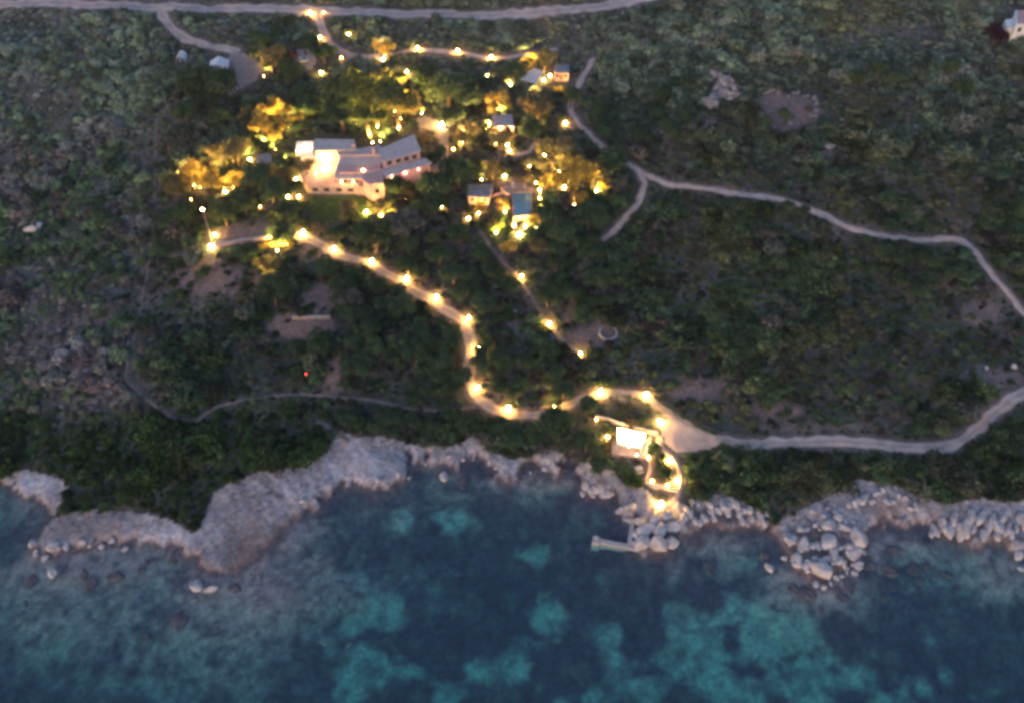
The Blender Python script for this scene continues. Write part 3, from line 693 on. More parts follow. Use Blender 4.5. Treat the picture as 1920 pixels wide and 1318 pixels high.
for zi, (poly, cnt, rr, kind, tint, lab) in enumerate(ZONES):
    pl = np.array(poly, float); r_ = random.Random(50 + zi); got = []; tries = 0
    while len(got) < cnt and tries < 4000:
        tries += 1; q = (r_.uniform(pl[:,0].min(), pl[:,0].max()), r_.uniform(pl[:,1].min(), pl[:,1].max())); rad = r_.uniform(*rr)
        if not in_poly(q, pl): continue
        if any((q[0]-g[0])**2 + (1.2*(q[1]-g[1]))**2 < (.62*(rad+g[2]))**2 for g in got): continue
        w = P(q[0], q[1], 3); w2 = P(q[0], q[1] + rad * .6, 0)
        if path_dist(np.array([w[0], w2[0]]), np.array([w[1], w2[1]])).min() < .9: continue
        got.append((q[0], q[1], rad)); tree(q[0], q[1], rad, kind, tint, lab, lab.replace('dark ', '').replace('tree ', 'trees ', 1), rnd=r_)

# ------------------------------------------------------------------ boulders
def boulder_mesh(seed, sub=4, crack=.42):
    r = np.random.default_rng(seed); bm = bmesh.new(); bmesh.ops.create_icosphere(bm, subdivisions=sub, radius=1)
    pl = [(r.normal(size=3), .60 + .28 * r.random()) for _ in range(15)]; pl = [(n_ / np.linalg.norm(n_), d_) for n_, d_ in pl]
    off = r.random(3) * 50
    for v in bm.verts:
        p = np.array(v.co)
        for n_, d_ in pl:
            e = p @ n_ - d_
            if e > 0: p = p - n_ * e * .93
        nn = float(fbm(np.array([p[0] * 1.6 + off[0] + p[2]]), np.array([p[1] * 1.6 + off[1] - p[2]]), 5)[0])
        p = p * (1 + (nn - .5) * crack); v.co = p * np.array([1, .9, .72])
    me = bpy.data.meshes.new('boulder'); bm.to_mesh(me); bm.free(); me.polygons.foreach_set('use_smooth', [True] * len(me.polygons)); return me
BLD = [boulder_mesh(500 + i) for i in range(7)]
for b_ in BLD: b_.materials.append(M['boulder'])
BLDX = [b_.copy() for b_ in BLD]
M['lichen_rock'] = noisy('lichened_granite', (.17,.15,.15), (.36,.33,.325), 1.6, bump=.7, detail=8)
for b_ in BLDX: b_.materials.clear(); b_.materials.append(M['lichen_rock'])
def boulder(u, v, rpx, label, group=None, sink=.35, asp=None, zr=None, flat=1.0):
    p = P(u, v, 0); z = max(p[2], -.4) if p[2] < 0 else p[2]
    if p[2] < 0: q = Pz(u, v, 0.2); p = np.array([q[0], q[1], -.3])
    m_ = mpx(u, v); s = rpx * m_
    o = link_mesh('boulder', random.choice(BLDX if v < 300 else BLD)); o.location = (p[0], p[1], p[2] + s * (.6 - sink) * flat)
    a = asp or random.uniform(.75, 1.25); o.scale = (s * a, s / a, s * flat * random.uniform(.85, 1.15)); o.rotation_euler = (random.uniform(-.25,.25), random.uniform(-.25,.25), zr if zr is not None else random.uniform(0, 6.28))
    return tag(o, label, 'boulder', group)
for (u, v, r_, lab) in [
 (1607,1012,22,'largest rounded white boulder at the outer side of the boulder heap'),(1552,1018,21,'broad pale boulder at the centre of the boulder heap'),
 (1505,1023,15,'upright egg shaped boulder on the inner side of the heap'),(1540,1070,20,'long tilted slab boulder at the seaward foot of the heap'),
 (1580,990,13,'round boulder just above the largest one of the heap'),(1550,986,16,'blocky boulder at the top of the heap'),(1500,993,7,'small round boulder at the top corner of the heap'),
 (1562,1038,13,'long low boulder leaning below the centre of the heap'),(1598,1040,18,'cracked boulder under the largest white one'),(1573,1052,10,'small boulder wedged beside the tilted slab'),
 (1495,1050,15,'split boulder beside the tilted slab'),(1478,1012,9,'low boulder at the heap edge nearest the landing'),(1488,1008,7,'small boulder behind the low edge boulder'),(1443,1063,10,'lone half sunk boulder away from the heap'),
 (1610,1062,9,'small dark footed boulder on the outer foot of the heap'),(1570,970,9,'small boulder where the heap meets the bank'),
 (1206,1019,19,'pale boulder at the landing nearest the pier'),(1234,1023,20,'middle seaward boulder of the landing rocks'),(1258,1018,17,'outer seaward boulder of the landing rocks'),
 (1211,993,17,'upper boulder of the landing beside the pier wall'),(1237,994,18,'upper middle boulder of the landing rocks'),(1260,990,17,'square boulder on the outer top of the landing rocks'),
 (1196,1003,13,'boulder pressed against the pier walkway'),(1194,1021,13,'low boulder in the angle of the pier'),(1198,980,11,'boulder at the landward end of the pier walkway'),
 (1163,958,9,'lone pink boulder left of the landing'),(1178,975,9,'long boulder beside the lone pink one'),(1182,950,10,'flat boulder above the two boulders left of the landing'),(1228,975,13,'flat paved looking boulder under the last step lamp'),(1248,966,11,'rounded boulder at the foot of the lit steps'),
 (100,1025,12,'jagged boulder at the tip of the western point'),(62,1020,9,'small boulder off the western point'),(97,1072,12,'rock islet standing in the water off the western point'),
 (368,1098,14,'pale split rock islet in the shallow bay'),(395,1104,11,'slanting rock beside the split islet'),(832,893,11,'flat white rock in the little cove'),
 (1138,626,1,''),(1355,158,16,'tall pale outcrop rock above the hill path'),(1350,180,11,'lower rock of the pale outcrop'),(1240,180,4,'single white stone on the upper slope'),
 (1555,278,10,'pale pink outcrop rock in the upper scrub'),(1540,292,7,'grey rock below the pink outcrop'),(1578,226,5,'small white rock beside the ruined ring'),(1582,14,5,'small white stone high on the hill'),
 (1145,580,8,'white stone standing above the stone fire ring'),(60,432,12,'pale rock outcrop on the western heath'),(75,425,8,'small rock beside the heath outcrop'),(1880,485,7,'pale rock beside the great bend of the hill path'),(1900,688,7,'white rock near the seaside track end'),(1850,690,5,'small grey rock near the seaside track end'),
 (1910,1040,12,'reddish boulder at the far end of the shore'),(1916,1065,8,'small boulder standing in the water at the far shore end'),
 (980,600,6,'grey rock on the slope beside the footpath'),(965,585,5,'small rock on the slope above the grey one'),
 (1300,212,6,'pale rock at the lower stony hollow'),(1285,240,6,'white rock edging the stony hollow'),(1240,250,5,'white rock apart in the upper scrub')]:
    if lab: boulder(u, v, r_, lab, asp=(1.35 if 'long' in lab or 'slant' in lab or 'leaning' in lab else None), zr=(-.6 if 'tilted' in lab else None))
def boulder_run(pts, cnt, rr, label, group, jit=8, seed=1, asp=None, zr=None):
    r_ = random.Random(seed); random.seed(seed); pl = np.array(pts, float); seg = np.linalg.norm(np.diff(pl, axis=0), axis=1); cum = np.concatenate([[0], np.cumsum(seg)])
    for i in range(cnt):
        t = (i + r_.random() * .7) / cnt * cum[-1]; u = np.interp(t, cum, pl[:, 0]); v = np.interp(t, cum, pl[:, 1]) + r_.uniform(-jit, jit)
        boulder(u, v, r_.uniform(*rr), label, group, asp=asp, zr=(zr + r_.uniform(-.3, .3)) if zr is not None else None)
boulder_run([(1272,965),(1320,960),(1380,960),(1440,972)], 34, (6,11), 'granite rock in the broken bank between the landing and the boulder heap', 'granite rocks in the broken bank', 20, 2, .72, .1)
boulder_run([(1470,1000),(1530,975),(1600,960),(1640,975)], 26, (3.5,7), 'small pale rock among the rubble around the boulder heap', 'small rocks around the boulder heap', 22, 3)
boulder_run([(1470,1040),(1500,1060),(1540,1095),(1600,1070),(1625,1030)], 16, (4,8), 'pale rock at the water line of the boulder heap', 'rocks at the water line of the heap', 10, 13)
boulder_run([(1480,1040),(1550,1050),(1610,1035)], 26, (6,11), 'mid sized pale rock filling the boulder heap', 'mid sized rocks of the boulder heap', 28, 4)
boulder_run([(1600,935),(1660,930),(1720,950)], 12, (6,10), 'low pale rock on the bank beyond the boulder heap', 'low pale rocks on the bank', 12, 5, .8)
boulder_run([(1745,985),(1790,985),(1850,990),(1925,985)], 30, (8,15), 'ribbed pale slab rock of the eastern point', 'ribbed slab rocks of the eastern point', 18, 6, .6, -.35)
boulder_run([(560,950),(610,930),(660,900),(740,895),(850,860),(950,885),(1040,875)], 16, (2.5,8), 'small knobbly rock on the lip of the pale shelf', 'knobbly rocks on the lip of the shelf', 11, 7)
boulder_run([(1092,915),(1110,922),(1130,926),(1150,922)], 9, (7,11), 'rounded pale rock of the small headland beside the landing', 'rounded rocks of the small headland', 10, 8, .8, .1)
boulder_run([(1336,140),(1364,146),(1376,178),(1345,176),(1330,206),(1320,190)], 34, (5,14), 'pale fissured rock of the tall outcrop above the hill path', 'rocks of the tall outcrop', 10, 11, .7)
boulder_run([(1282,215),(1300,235),(1340,250),(1385,245)], 9, (3,6), 'pale stone rimming the stony hollow below the outcrop', 'stones of the stony hollow', 6, 12)
boulder_run([(1435,200),(1436,182),(1465,174),(1500,180),(1532,193),(1530,215),(1500,238),(1455,235),(1436,215)], 26, (2.5,7.5), 'weathered stone of the ruined ring on the upper hillside', 'stones of the ruined ring', 8, 9)
boulder_run([(60,1040),(150,1030),(240,1015)], 9, (3,9), 'dark weed stained rock along the western shore', 'weed stained rocks of the western shore', 12, 10)
# sunk rocks under the water
def sunk(u, v, r_, lab):
    q = Pz(u, v, -.8); o = link_mesh('sunken_rock', random.choice(BLD).copy()); o.data.materials.clear(); o.data.materials.append(M['stone'] if 'pale' in lab else M['wetrock'])
    s = r_ * (.075 if 'pale' in lab else .115); o.location = (q[0], q[1], float(min(hz(q[0], q[1]) + s * .3, -.15 - s * .5))); o.scale = (s * 1.2, s, s * .7); o.rotation_euler = (0, 0, random.random() * 6); tag(o, lab, 'rock')
for (u, v, r_, lab) in [(605,1192,14,'pale sunken rock alone below the dark sea grass'),(650,1198,9,'small pale sunken rock beside the lone one'),(335,1165,18,'red sunken rock cluster in the middle of the west bay'),(590,1120,16,'pale sunken ledge at the edge of the shallows'),(640,1125,14,'second pale sunken ledge beside the first'),
 (1490,1105,14,'yellowish sunken rock below the boulder heap'),(1515,1115,14,'pinkish sunken rock below the boulder heap'),(1590,1095,18,'brown sunken rock outside the boulder heap'),(1670,1070,16,'brown sunken rock in the eastern cove'),(1720,1062,14,'smaller sunken rock in the eastern cove'),(1330,1060,14,'faint sunken rock off the broken bank'),(1435,1040,12,'red sunken rock beside the lone boulder'),(470,1075,20,'pale pink sunken ledge in the shallow bay'),(440,1100,16,'brown sunken ledge of the shallow bay'),(865,903,16,'red weedy rock in the little cove'),(1680,1030,12,'pink sunken rock close to the cove shore'),(270,1190,10,'small red sunken rock in the west bay')]: sunk(u, v, r_, lab)

r_s = random.Random(77); random.seed(5)
for (cu, cv, su, sv, cnt, lab) in [(470,1110,130,45,16,'brown sunken rock of the reef below the pale shelf'),(180,1080,150,60,12,'dull sunken rock scattered in the western shallows'),(1550,1110,90,35,10,'brown sunken rock below the boulder heap'),(1700,1060,90,25,6,'brown sunken rock of the eastern shallows')]:
    for _ in range(cnt):
        sunk(cu + r_s.gauss(0, .5) * su, cv + r_s.gauss(0, .5) * sv, r_s.uniform(6, 16), lab)
        o_ = list(C.objects)[-1]; o_['group'] = lab.replace('rock', 'rocks', 1)
# ------------------------------------------------------------------ lamps
YEL = (1.0,.63,.14); AMB = (1.0,.50,.17)
def lamp_meshes():
    d = {}
    d['post'] = MB().cyl((0,0,0), (0,0,.05), .14).cyl((0,0,.05), (0,0,.82), .045, .035).cyl((0,0,.80), (0,0,.84), .10).mesh('lamp_post')
    d['globe'] = MB().ball((0,0,0), .25, 2).mesh('lamp_globe', True)
    d['cap'] = MB().cyl((0,0,0), (0,0,.05), .12, .03).mesh('lamp_cap')
    d['spike'] = MB().cyl((0,0,-.05), (0,0,.30), .03, .03).cyl((0,0,.28), (0,0,.32), .08).mesh('spike')
    d['small'] = MB().ball((0,0,0), .20, 2).mesh('small_globe', True)
    d['housing'] = MB().cyl((0,0,-.05), (0,0,.12), .10, .13).cyl((0,0,.10), (0,0,.14), .15).mesh('uplight_housing')
    d['lens'] = MB().ball((0,0,0), .12, 2, (1,1,.6)).mesh('uplight_lens', True)
    d['post'].materials.append(M['metal']); d['cap'].materials.append(M['metal']); d['spike'].materials.append(M['metal']); d['housing'].materials.append(M['metal'])
    return d
LM = lamp_meshes(); GM = {}
def gmesh(k_, m_, r_=1.0):
    key = (k_, m_)
    if key not in GM: me = LM[k_].copy(); me.materials.clear(); me.materials.append(M[m_]); GM[key] = me
    return GM[key]
def path_lamp(u, v, label, group, g='glow_path', h=1.02, s=1.0):
    p = P(u, v, h); t = empty('path_lamp', (p[0], p[1], p[2] + .05), 0, label, 'lamp', group)
    link_mesh('post', LM['post'], None, t); o = link_mesh('globe', gmesh('globe', g), None, t); o.location = (0, 0, 1.0); s *= random.uniform(.86, 1.14); o.scale = (s, s, s)
    c = link_mesh('cap', LM['cap'], None, t); c.location = (0, 0, 1.0 + .195 * s)
    keep_out.append((p[0], p[1], 2.6)); return t
def globe_lamp(u, v, label, g='glow_mid', h=.48, s=1.0, group=None, z=None):
    p = P(u, v, h) if z is None else Pz(u, v, z + h) - np.array([0, 0, h])
    t = empty('garden_lamp', (p[0], p[1], p[2] + .03), 0, label, 'lamp', group)
    keep_out.append((p[0], p[1], 2.2)); link_mesh('spike', LM['spike'], None, t); o = link_mesh('globe', gmesh('small', g), None, t); o.location = (0, 0, .44 * 1.0); o.scale = (s, s, s); return t
def uplight(u, v, label, power, g='glow_mid', col=(1.0,.66,.20), tilt=25, spot=75, h=.2, az=0, s=1.0, group=None):
    p = P(u, v, h); t = empty('garden_uplight', (p[0], p[1], p[2] + .05), R(az), label, 'uplight', group)
    keep_out.append((p[0], p[1], 3.4)); link_mesh('housing', LM['housing'], None, t); o = link_mesh('lens', gmesh('lens', g), None, t); o.location = (0, 0, .14 + .07 * (s - 1)); o.scale = (s, s, s)
    ld = bpy.data.lights.new('uplight_beam', 'SPOT'); ld.energy = power * (26 if col == AMB else 13); ld.color = col; ld.spot_size = R(spot * 2 if spot < 80 else 160); ld.spot_blend = .8; ld.shadow_soft_size = .12
    l_ = bpy.data.objects.new('beam', ld); C.objects.link(l_); l_.parent = t; l_.location = (0, 0, .34); l_.rotation_euler = (R(180 - tilt), 0, 0)
    return t
ORD = ['first','second','third','fourth','fifth','sixth','seventh','eighth','ninth']
for i, (u, v) in enumerate([(568,435),(627,465),(697,488),(763,521),(819,556),(879,596),(897,653),(897,725),(954,763)]):
    path_lamp(u, v, f'{ORD[i]} glowing globe lamp down the winding path from the lawn', 'lamps along the winding path', 'glow_path', s=1.2)
for (u, v, lab, g) in [(1126,732,'globe lamp on the path above the sea pavilion','glow_path'),(1213,738,'globe lamp where the path widens to the parking apron','glow_path'),(1236,788,'globe lamp at the corner of the parking apron','glow_path'),
 (1040,762,'dim lamp half hidden in the crown beside the winding path','glow_mid')]: path_lamp(u, v, lab, 'lamps near the sea pavilion', g, s=1.1)
for (u, v, lab) in [(978,518,'uppermost lamp on the narrow garden footpath'),(1030,607,'middle lamp on the narrow garden footpath'),(1088,663,'lowest lamp on the narrow garden footpath')]: path_lamp(u, v, lab, 'lamps on the garden footpath', 'glow_mid')
for (u, v, lab, g) in [(581,24,'gate lamp at the road on the near side of the entrance','glow_mid'),(607,24,'smaller gate lamp at the road across the entrance','glow_low'),(600,70,'lamp beside the entrance drive above the dark round tree','glow_path'),(654,65,'lamp standing in the scrub beside the entrance drive','glow_mid'),
 (640,109,'dim lamp at the inner bend of the entrance drive','glow_low'),(719,112,'very bright lamp where the drive meets the upper path','glow_high'),(783,90,'first lamp along the upper path','glow_path'),(858,95,'second lamp along the upper path','glow_path'),(921,107,'third lamp along the upper path','glow_path'),
 (914,143,'lamp on its own below the third upper path lamp','glow_path'),(763,136,'lamp beside the uphill side of the pine clump','glow_mid'),(602,137,'lamp under the trees below the car park','glow_mid'),(830,232,'bright lamp at the forecourt next to the white car','glow_high')]: path_lamp(u, v, lab, 'lamps of the upper garden', g)
for (u, v, lab, g, s) in [(708,237,'globe behind the villa roof under the pines','glow_mid',1.2),(747,240,'smaller globe behind the villa roof under the pines','glow_mid',.9),(704,178,'tiny lamp high in the big pine clump','glow_low',.7),(717,196,'tiny dim lamp low in the big pine clump','glow_low',.7),(740,209,'tiny lamp at the golden edge of the pines','glow_low',.8),(751,223,'tiny reddish lamp near the pine foot','glow_low',.7),
 (982,231,'dim globe right of the garden pavilion','glow_low',.9),(1012,231,'globe on the path right of the garden pavilion','glow_mid',1.3),(1060,231,'globe where the garden meets the hill path','glow_mid',1.3),(912,241,'small globe at the corner of the garden pavilion','glow_mid',1),(867,267,'globe below the amber tree by the white car','glow_mid',1.4),(850,280,'small yellow globe under the amber tree','glow_low',1.1),
 (951,272,'upper of the two stacked globes in the middle garden','glow_mid',1.1),(955,283,'lower larger globe of the two in the middle garden','glow_path',1.2),(1021,292,'globe in front of the wide amber tree','glow_mid',1.1),(992,312,'large bright globe behind the sun terrace','glow_path',1.4),(1040,312,'globe left of the largest golden tree','glow_mid',1.2),
 (946,330,'globe above the pool house corner','glow_mid',1.2),(944,354,'dim globe between pool house and sun terrace','glow_low',1.2),(1005,343,'topmost globe of the row beside the pool','glow_low',1.1),(1012,356,'second globe of the row beside the pool','glow_low',1.4),(1012,372,'third globe of the row beside the pool','glow_low',1.3),(1014,389,'lowest and brightest globe of the row beside the pool','glow_mid',1.3),
 (803,379,'small amber globe on the slope below the villa','glow_low',.9),(828,388,'pale globe on the slope below the villa','glow_mid',.9),(878,410,'small globe at the head of the garden footpath','glow_mid',.9),(898,400,'globe in front of the pool house','glow_mid',1),(947,398,'bright globe beside the long edge of the pool','glow_path',1.2),
 (964,423,'globe left above the brightest pool lamp','glow_mid',1),(984,425,'faint globe above the brightest pool lamp','glow_low',1),(1005,426,'globe right above the brightest pool lamp','glow_mid',.9),(1040,408,'lone globe east of the pool foot','glow_mid',1.2),(930,270,'orange globe among amber trees of the middle garden','glow_low',1),
 (410,307,'small globe under the amber tree of the western garden','glow_mid',.9),(469,299,'globe beside the grey shed','glow_mid',1.1),(363,348,'white globe at the outer western grove','glow_mid',.9),(359,375,'yellow globe low at the outer western grove','glow_low',1.3),(403,440,'globe just above the great floodlight','glow_path',1.3),
 (540,369,'left one of the twin lamps under the terrace corner','glow_path',1.4),(560,369,'right one of the twin lamps under the terrace corner','glow_path',1.2),(488,388,'dim globe among dark trees west of the lawn','glow_low',1),(562,320,'bright globe at the side of the villa court','glow_path',1.3),(555,336,'globe below the other at the side of the court','glow_mid',1.3),
 (539,457,'globe in front of the clipped dark tree','glow_mid',1),(1005,143,'orange globe beside the awning of the guest cottage','glow_mid',1),(1020,150,'brightest globe in front of the guest cottage','glow_path',1.3),(1031,142,'globe on the guest cottage terrace','glow_mid',1.2),(1057,143,'globe under the eave of the guest cottage','glow_mid',1.1),
 (1139,818,'globe beside the wall of the sea pavilion','glow_mid',1),(1150,846,'bright globe at the front corner of the sea pavilion','glow_path',1.5),(1194,853,'globe at the lower corner of the sea pavilion','glow_path',1.1),(1118,786,'yellow globe at the far end of the curved wall','glow_low',1.1),(1216,857,'yellow globe at the start of the lower steps','glow_low',1.6),
 (1254,863,'globe at the outer bend of the steps','glow_mid',1.4),(1223,901,'yellow globe at the foot of the lower steps','glow_low',1.6),(1252,909,'yellow globe between the two stairs','glow_low',1.6),(1269,900,'yellow globe on the outer rail of the steps','glow_mid',1.5),(1240,943,'very bright globe at the last steps above the landing','glow_path',1.7),
 (762,372,'orange globe low on the slope under the villa terrace','glow_low',1.2),(764,358,'orange globe just under the villa terrace','glow_low',1.0),(1118,359,'bright outermost garden globe beside a small golden tree','glow_path',1.4)]: globe_lamp(u, v, lab, g, s=s)
UPL = [
 (495,143,'uplight on the edge of the tent yard',500,'glow_mid',YEL,0),(540,238,'uplight under the yellow tree nearest the pine clump',5200,'glow_path',YEL,0),(500,266,'uplight under the brightest yellow tree',7500,'glow_mid',YEL,0),
 (516,280,'small uplight beside the grey shed roof',500,'glow_low',YEL,20),(800,273,'uplight against the forecourt tree',900,'glow_mid',AMB,0),(791,213,'uplight at the back of the forecourt',900,'glow_mid',YEL,0),(713,266,'uplight right of the pair behind the villa roof',900,'glow_mid',YEL,0),(699,268,'uplight left of the pair behind the villa roof',900,'glow_mid',YEL,0),
 (938,210,'strong uplight between pavilion roof and golden tree',2200,'glow_mid',YEL,0),(957,161,'uplight in the upper garden left of the guest cottage',500,'glow_mid',AMB,0),(982,131,'uplight under the tree above the awning',900,'glow_mid',YEL,0),(996,115,'uplight under the small tree beside the awning',900,'glow_mid',YEL,0),
 (1048,174,'uplight under the slim yellow tree',350,'glow_mid',YEL,0),(1004,177,'orange uplight in the olive tree',500,'glow_low',AMB,0),(917,237,'uplight on the pavilion corner planting',350,'glow_low',AMB,0),(945,270,'uplight under the amber tree of the middle garden',900,'glow_low',AMB,0),(868,266,'uplight under the amber tree next to the white car',800,'glow_low',AMB,0),
 (1058,352,'strong uplight at the foot of the largest golden tree',5200,'glow_high',YEL,-10),(1048,322,'uplight in the left side of the largest golden tree',1600,'glow_mid',YEL,-20),(1120,361,'uplight under the small golden tree',900,'glow_mid',YEL,-20),(1077,384,'wide yellow uplight under the golden tree',1600,'glow_mid',AMB,0),
 (903,337,'yellow uplight behind the pool house roof',500,'glow_mid',YEL,0),(1013,362,'uplight in the golden tree over the pool row',1200,'glow_low',YEL,0),(930,437,'greenish yellow uplight left of the brightest pool lamp',1300,'glow_path',(1,.8,.1),0),(974,440,'brightest floodlight below the pool',3600,'glow_high',YEL,0),(985,428,'uplight at the foot of the pool tree',1500,'glow_low',YEL,0),
 (900,398,'uplight in front of the pool house wall',120,'glow_low',YEL,0),(947,396,'uplight under the tree between pool house and pool',900,'glow_low',AMB,0),(423,361,'very bright floodlight in the western grove',3200,'glow_high',YEL,10),(375,352,'hidden uplight in the middle of the western grove',1300,'glow_low',YEL,0),(350,345,'hidden uplight at the outer western grove',1100,'glow_low',AMB,0),(437,352,'uplight under the golden tree of the western grove',1100,'glow_low',YEL,0),
 (410,305,'uplight under the small amber tree',450,'glow_low',YEL,0),(465,298,'uplight under the olive tree by the shed',450,'glow_low',YEL,0),(541,303,'uplight at the rear of the villa court',700,'glow_mid',YEL,0),(515,325,'uplight under the small tree beside the shed',500,'glow_low',YEL,0),(575,322,'uplight under the thin court tree',500,'glow_low',AMB,0),
 (687,398,'starry white floodlight on the lawn',420,'glow_high',YEL,80),(717,411,'uplight under the small yellow tree at the lawn corner',1300,'glow_mid',YEL,-10),(735,420,'hidden uplight behind the lawn corner',500,'glow_low',YEL,0),
 (396,463,'dazzling floodlight beside the long low wall',3000,'glow_high',WARM,0),(520,470,'uplight under the glowing yellow hedge',2600,'glow_mid',YEL,0),(500,522,'hidden uplight under the olive tree below the hedge',600,'glow_low',YEL,0),(1035,766,'hidden uplight in the crown beside the winding path',120,'glow_low',YEL,0),(722,104,'uplight in the orange tree at the drive junction',500,'glow_low',AMB,0),
 (745,150,'extra uplight added under the small uphill pine of the clump',2600,'glow_low',YEL,40),(668,232,'uplight at the lower pine of the clump',900,'glow_low',YEL,0),  # the uphill pine's uplight is added to brighten the dome, no lamp known there
 (752,205,'uplight on the golden flank of the pine clump',6500,'glow_low',YEL,55)]
for (u, v, lab, pw, g, c, az) in UPL:
    uplight(u, v, lab, pw, g, c, az=az, tilt=(66 if lab.startswith('starry') else 25), s=(2.7 if lab.startswith('starry') else 3.6 if lab.startswith(('dazz','brightest')) else 2.4 if g == 'glow_high' else 1.0))

# tall lamp mast
p = P(397, 450); t = empty('lamp_mast', p, 0, 'tall thin mast with a white lamp at its top', 'lamp mast')
q = Pplane(392, 376, 0, p[1], 1e6) if False else None
Hm = 10.5
o = link_mesh('pole', MB().cyl((0,0,-.3), (0,0,Hm), .09, .05).cyl((0,0,-.3), (0,0,.15), .22).mesh('mast_pole'), M['concrete'], t)
o = link_mesh('lantern', MB().ball((0,0,Hm + .2), .28, 2).mesh('mast_lantern', True), M['glow_path'], t)
o = link_mesh('bracket', MB().cyl((0,0,Hm - .2), (0,0,Hm), .14, .2).mesh('mast_bracket'), M['metal'], t)

# hedge lit yellow
def hedge(pts, w, h, tint_, label, cat='hedge', seed=0, n=1600, size=.14):
    pl = smooth_line(np.array([Zp(*q) for q in pts]), .8); p0 = pl.mean(0); z0 = float(hz(p0[0], p0[1]))
    cs = []; rs = []; r_ = random.Random(seed)
    for a in pl:
        for _ in range(2): cs.append((a[0] - p0[0] + r_.uniform(-w, w) * .3, a[1] - p0[1] + r_.uniform(-w, w) * .3, float(hz(a[0], a[1])) - z0 + h * r_.uniform(.35, .65))); rs.append(h * r_.uniform(.4, .6))
    o = link_mesh('hedge', leaves_mesh('hedge_leaves', cs, rs, n, size, seed + 9, 1.0, .4)); o.location = (p0[0], p0[1], z0); o['tint'] = list(tint_); return tag(o, label, cat)
hedge([(490,468),(510,462),(530,462),(548,464)], 1.8, 1.8, G_YELLOW, 'hedge glowing yellow in front of the clipped dark tree', seed=1)
hedge([(1140,752),(1180,752),(1215,765),(1235,782)], 2.0, 1.7, G_DARK, 'curved dark hedge between path and sea pavilion', seed=2)
hedge([(1225,745),(1260,772),(1300,796),(1340,815)], 1.0, 1.1, G_DARK, 'low hedge edging the parking apron on its uphill side', seed=3)
hedge([(1290,858),(1330,852),(1350,842),(1400,842)], 1.4, 1.5, G_DARK, 'dark hedge edging the parking apron on its seaward side', seed=4)
hedge([(1148,822),(1140,840),(1135,858)], 1.2, 1.4, G_OLIVE, 'clipped hedge beside the sea pavilion wall', seed=5)

# ------------------------------------------------------------------ scrub: points, the largest as shrubs of their own, the rest one mass
def to_px(x, y, z):
    dx, dy, dz = x, y, z - CAMZ
    f = dy * FW[1] + dz * FW[2]; u_ = dy * UP[1] + dz * UP[2]
    return 960 + FPX * dx / f, 659 - FPX * u_ / f
sp = 1.5
gx, gy = np.meshgrid(np.arange(-215, 215, sp), np.arange(112, 345, sp))
gx = (gx + (rng.random(gx.shape) - .5) * sp * .95).ravel(); gy = (gy + (rng.random(gy.shape) - .5) * sp * .95).ravel()
gz = hz(gx, gy); U, V_ = to_px(gx, gy, gz)
ok = (gz > 1.0) & (U > -90) & (U < 2010) & (V_ > -90) & (V_ < 1200)
gx, gy, gz, U, V_ = [a[ok] for a in (gx, gy, gz, U, V_)]
pdv = path_dist(gx, gy)
sc = .7 + 1.75 * rng.random(len(gx)) ** 2.4
reg = fbm(gx / 16 + 8, gy / 16, 4)
sc *= .70 + .85 * smooth(.42, .60, reg)
sc *= 1 + .18 * ((V_ < 340) & (U > 1080))
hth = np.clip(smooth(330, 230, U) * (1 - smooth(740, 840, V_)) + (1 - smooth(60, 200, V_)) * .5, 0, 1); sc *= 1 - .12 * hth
rkm = on_rock(gx, gy); near_rock = on_rock(gx, gy, 1.3)
so = soil_amount(gx, gy)
keep = (pdv > sc * .84) & ~rkm & (rng.random(len(gx)) > np.clip(so * 1.35 - .08, 0, .97))
keep &= ~((pdv < 2.0) & (sc > 1.9)) 
keep &= ~(inside(gx, gy, LW))
VILLA_FOOT = [(545,262),(590,252),(668,252),(705,262),(778,240),(840,262),(842,300),(800,345),(722,356),(716,374),(566,374),(552,345),(545,300)]
NOVEG = [VILLA_FOOT, [(1428,172),(1535,172),(1545,225),(1510,245),(1430,240)], [(1110,600),(1170,600),(1170,655),(1110,655)], [(874,340),(930,340),(932,392),(878,380)], [(915,212),(968,212),(968,246),(918,246)], [(925,352),(1002,352),(1000,412),(960,412),(925,396)],
 [(982,125),(1075,118),(1075,165),(985,162)], [(390,98),(438,98),(438,150),(388,150)], [(328,92),(352,92),(352,124),(326,124)], [(470,286),(518,286),(518,314),(470,314)],
 [(1145,792),(1240,800),(1232,858),(1150,850)], [(1180,870),(1280,880),(1280,965),(1190,965)], [(400,448),(515,438),(515,462),(400,474)], [(1880,10),(1960,10),(1960,80),(1890,80)], [(1120,608),(1160,608),(1160,644),(1120,644)],[(1130,566),(1158,566),(1158,594),(1130,594)],
 [(1330,135),(1380,135),(1375,195),(1320,200)], [(380,430),(410,430),(412,490),(380,490)], [(545,595),(622,595),(622,604),(545,604)],[(1540,262),(1570,262),(1570,296),(1540,296)]]
for poly in NOVEG: keep &= ~inside(gx, gy, np.array([Zp(*q) for q in poly]))
for (cx, cy, r0) in keep_out: keep &= ~(np.hypot(gx - cx, gy - cy) < r0 * .55)
keep0 = keep
gx, gy, gz, U, V_, sc, reg, pdv, so = [a[keep] for a in (gx, gy, gz, U, V_, sc, reg, pdv, so)]
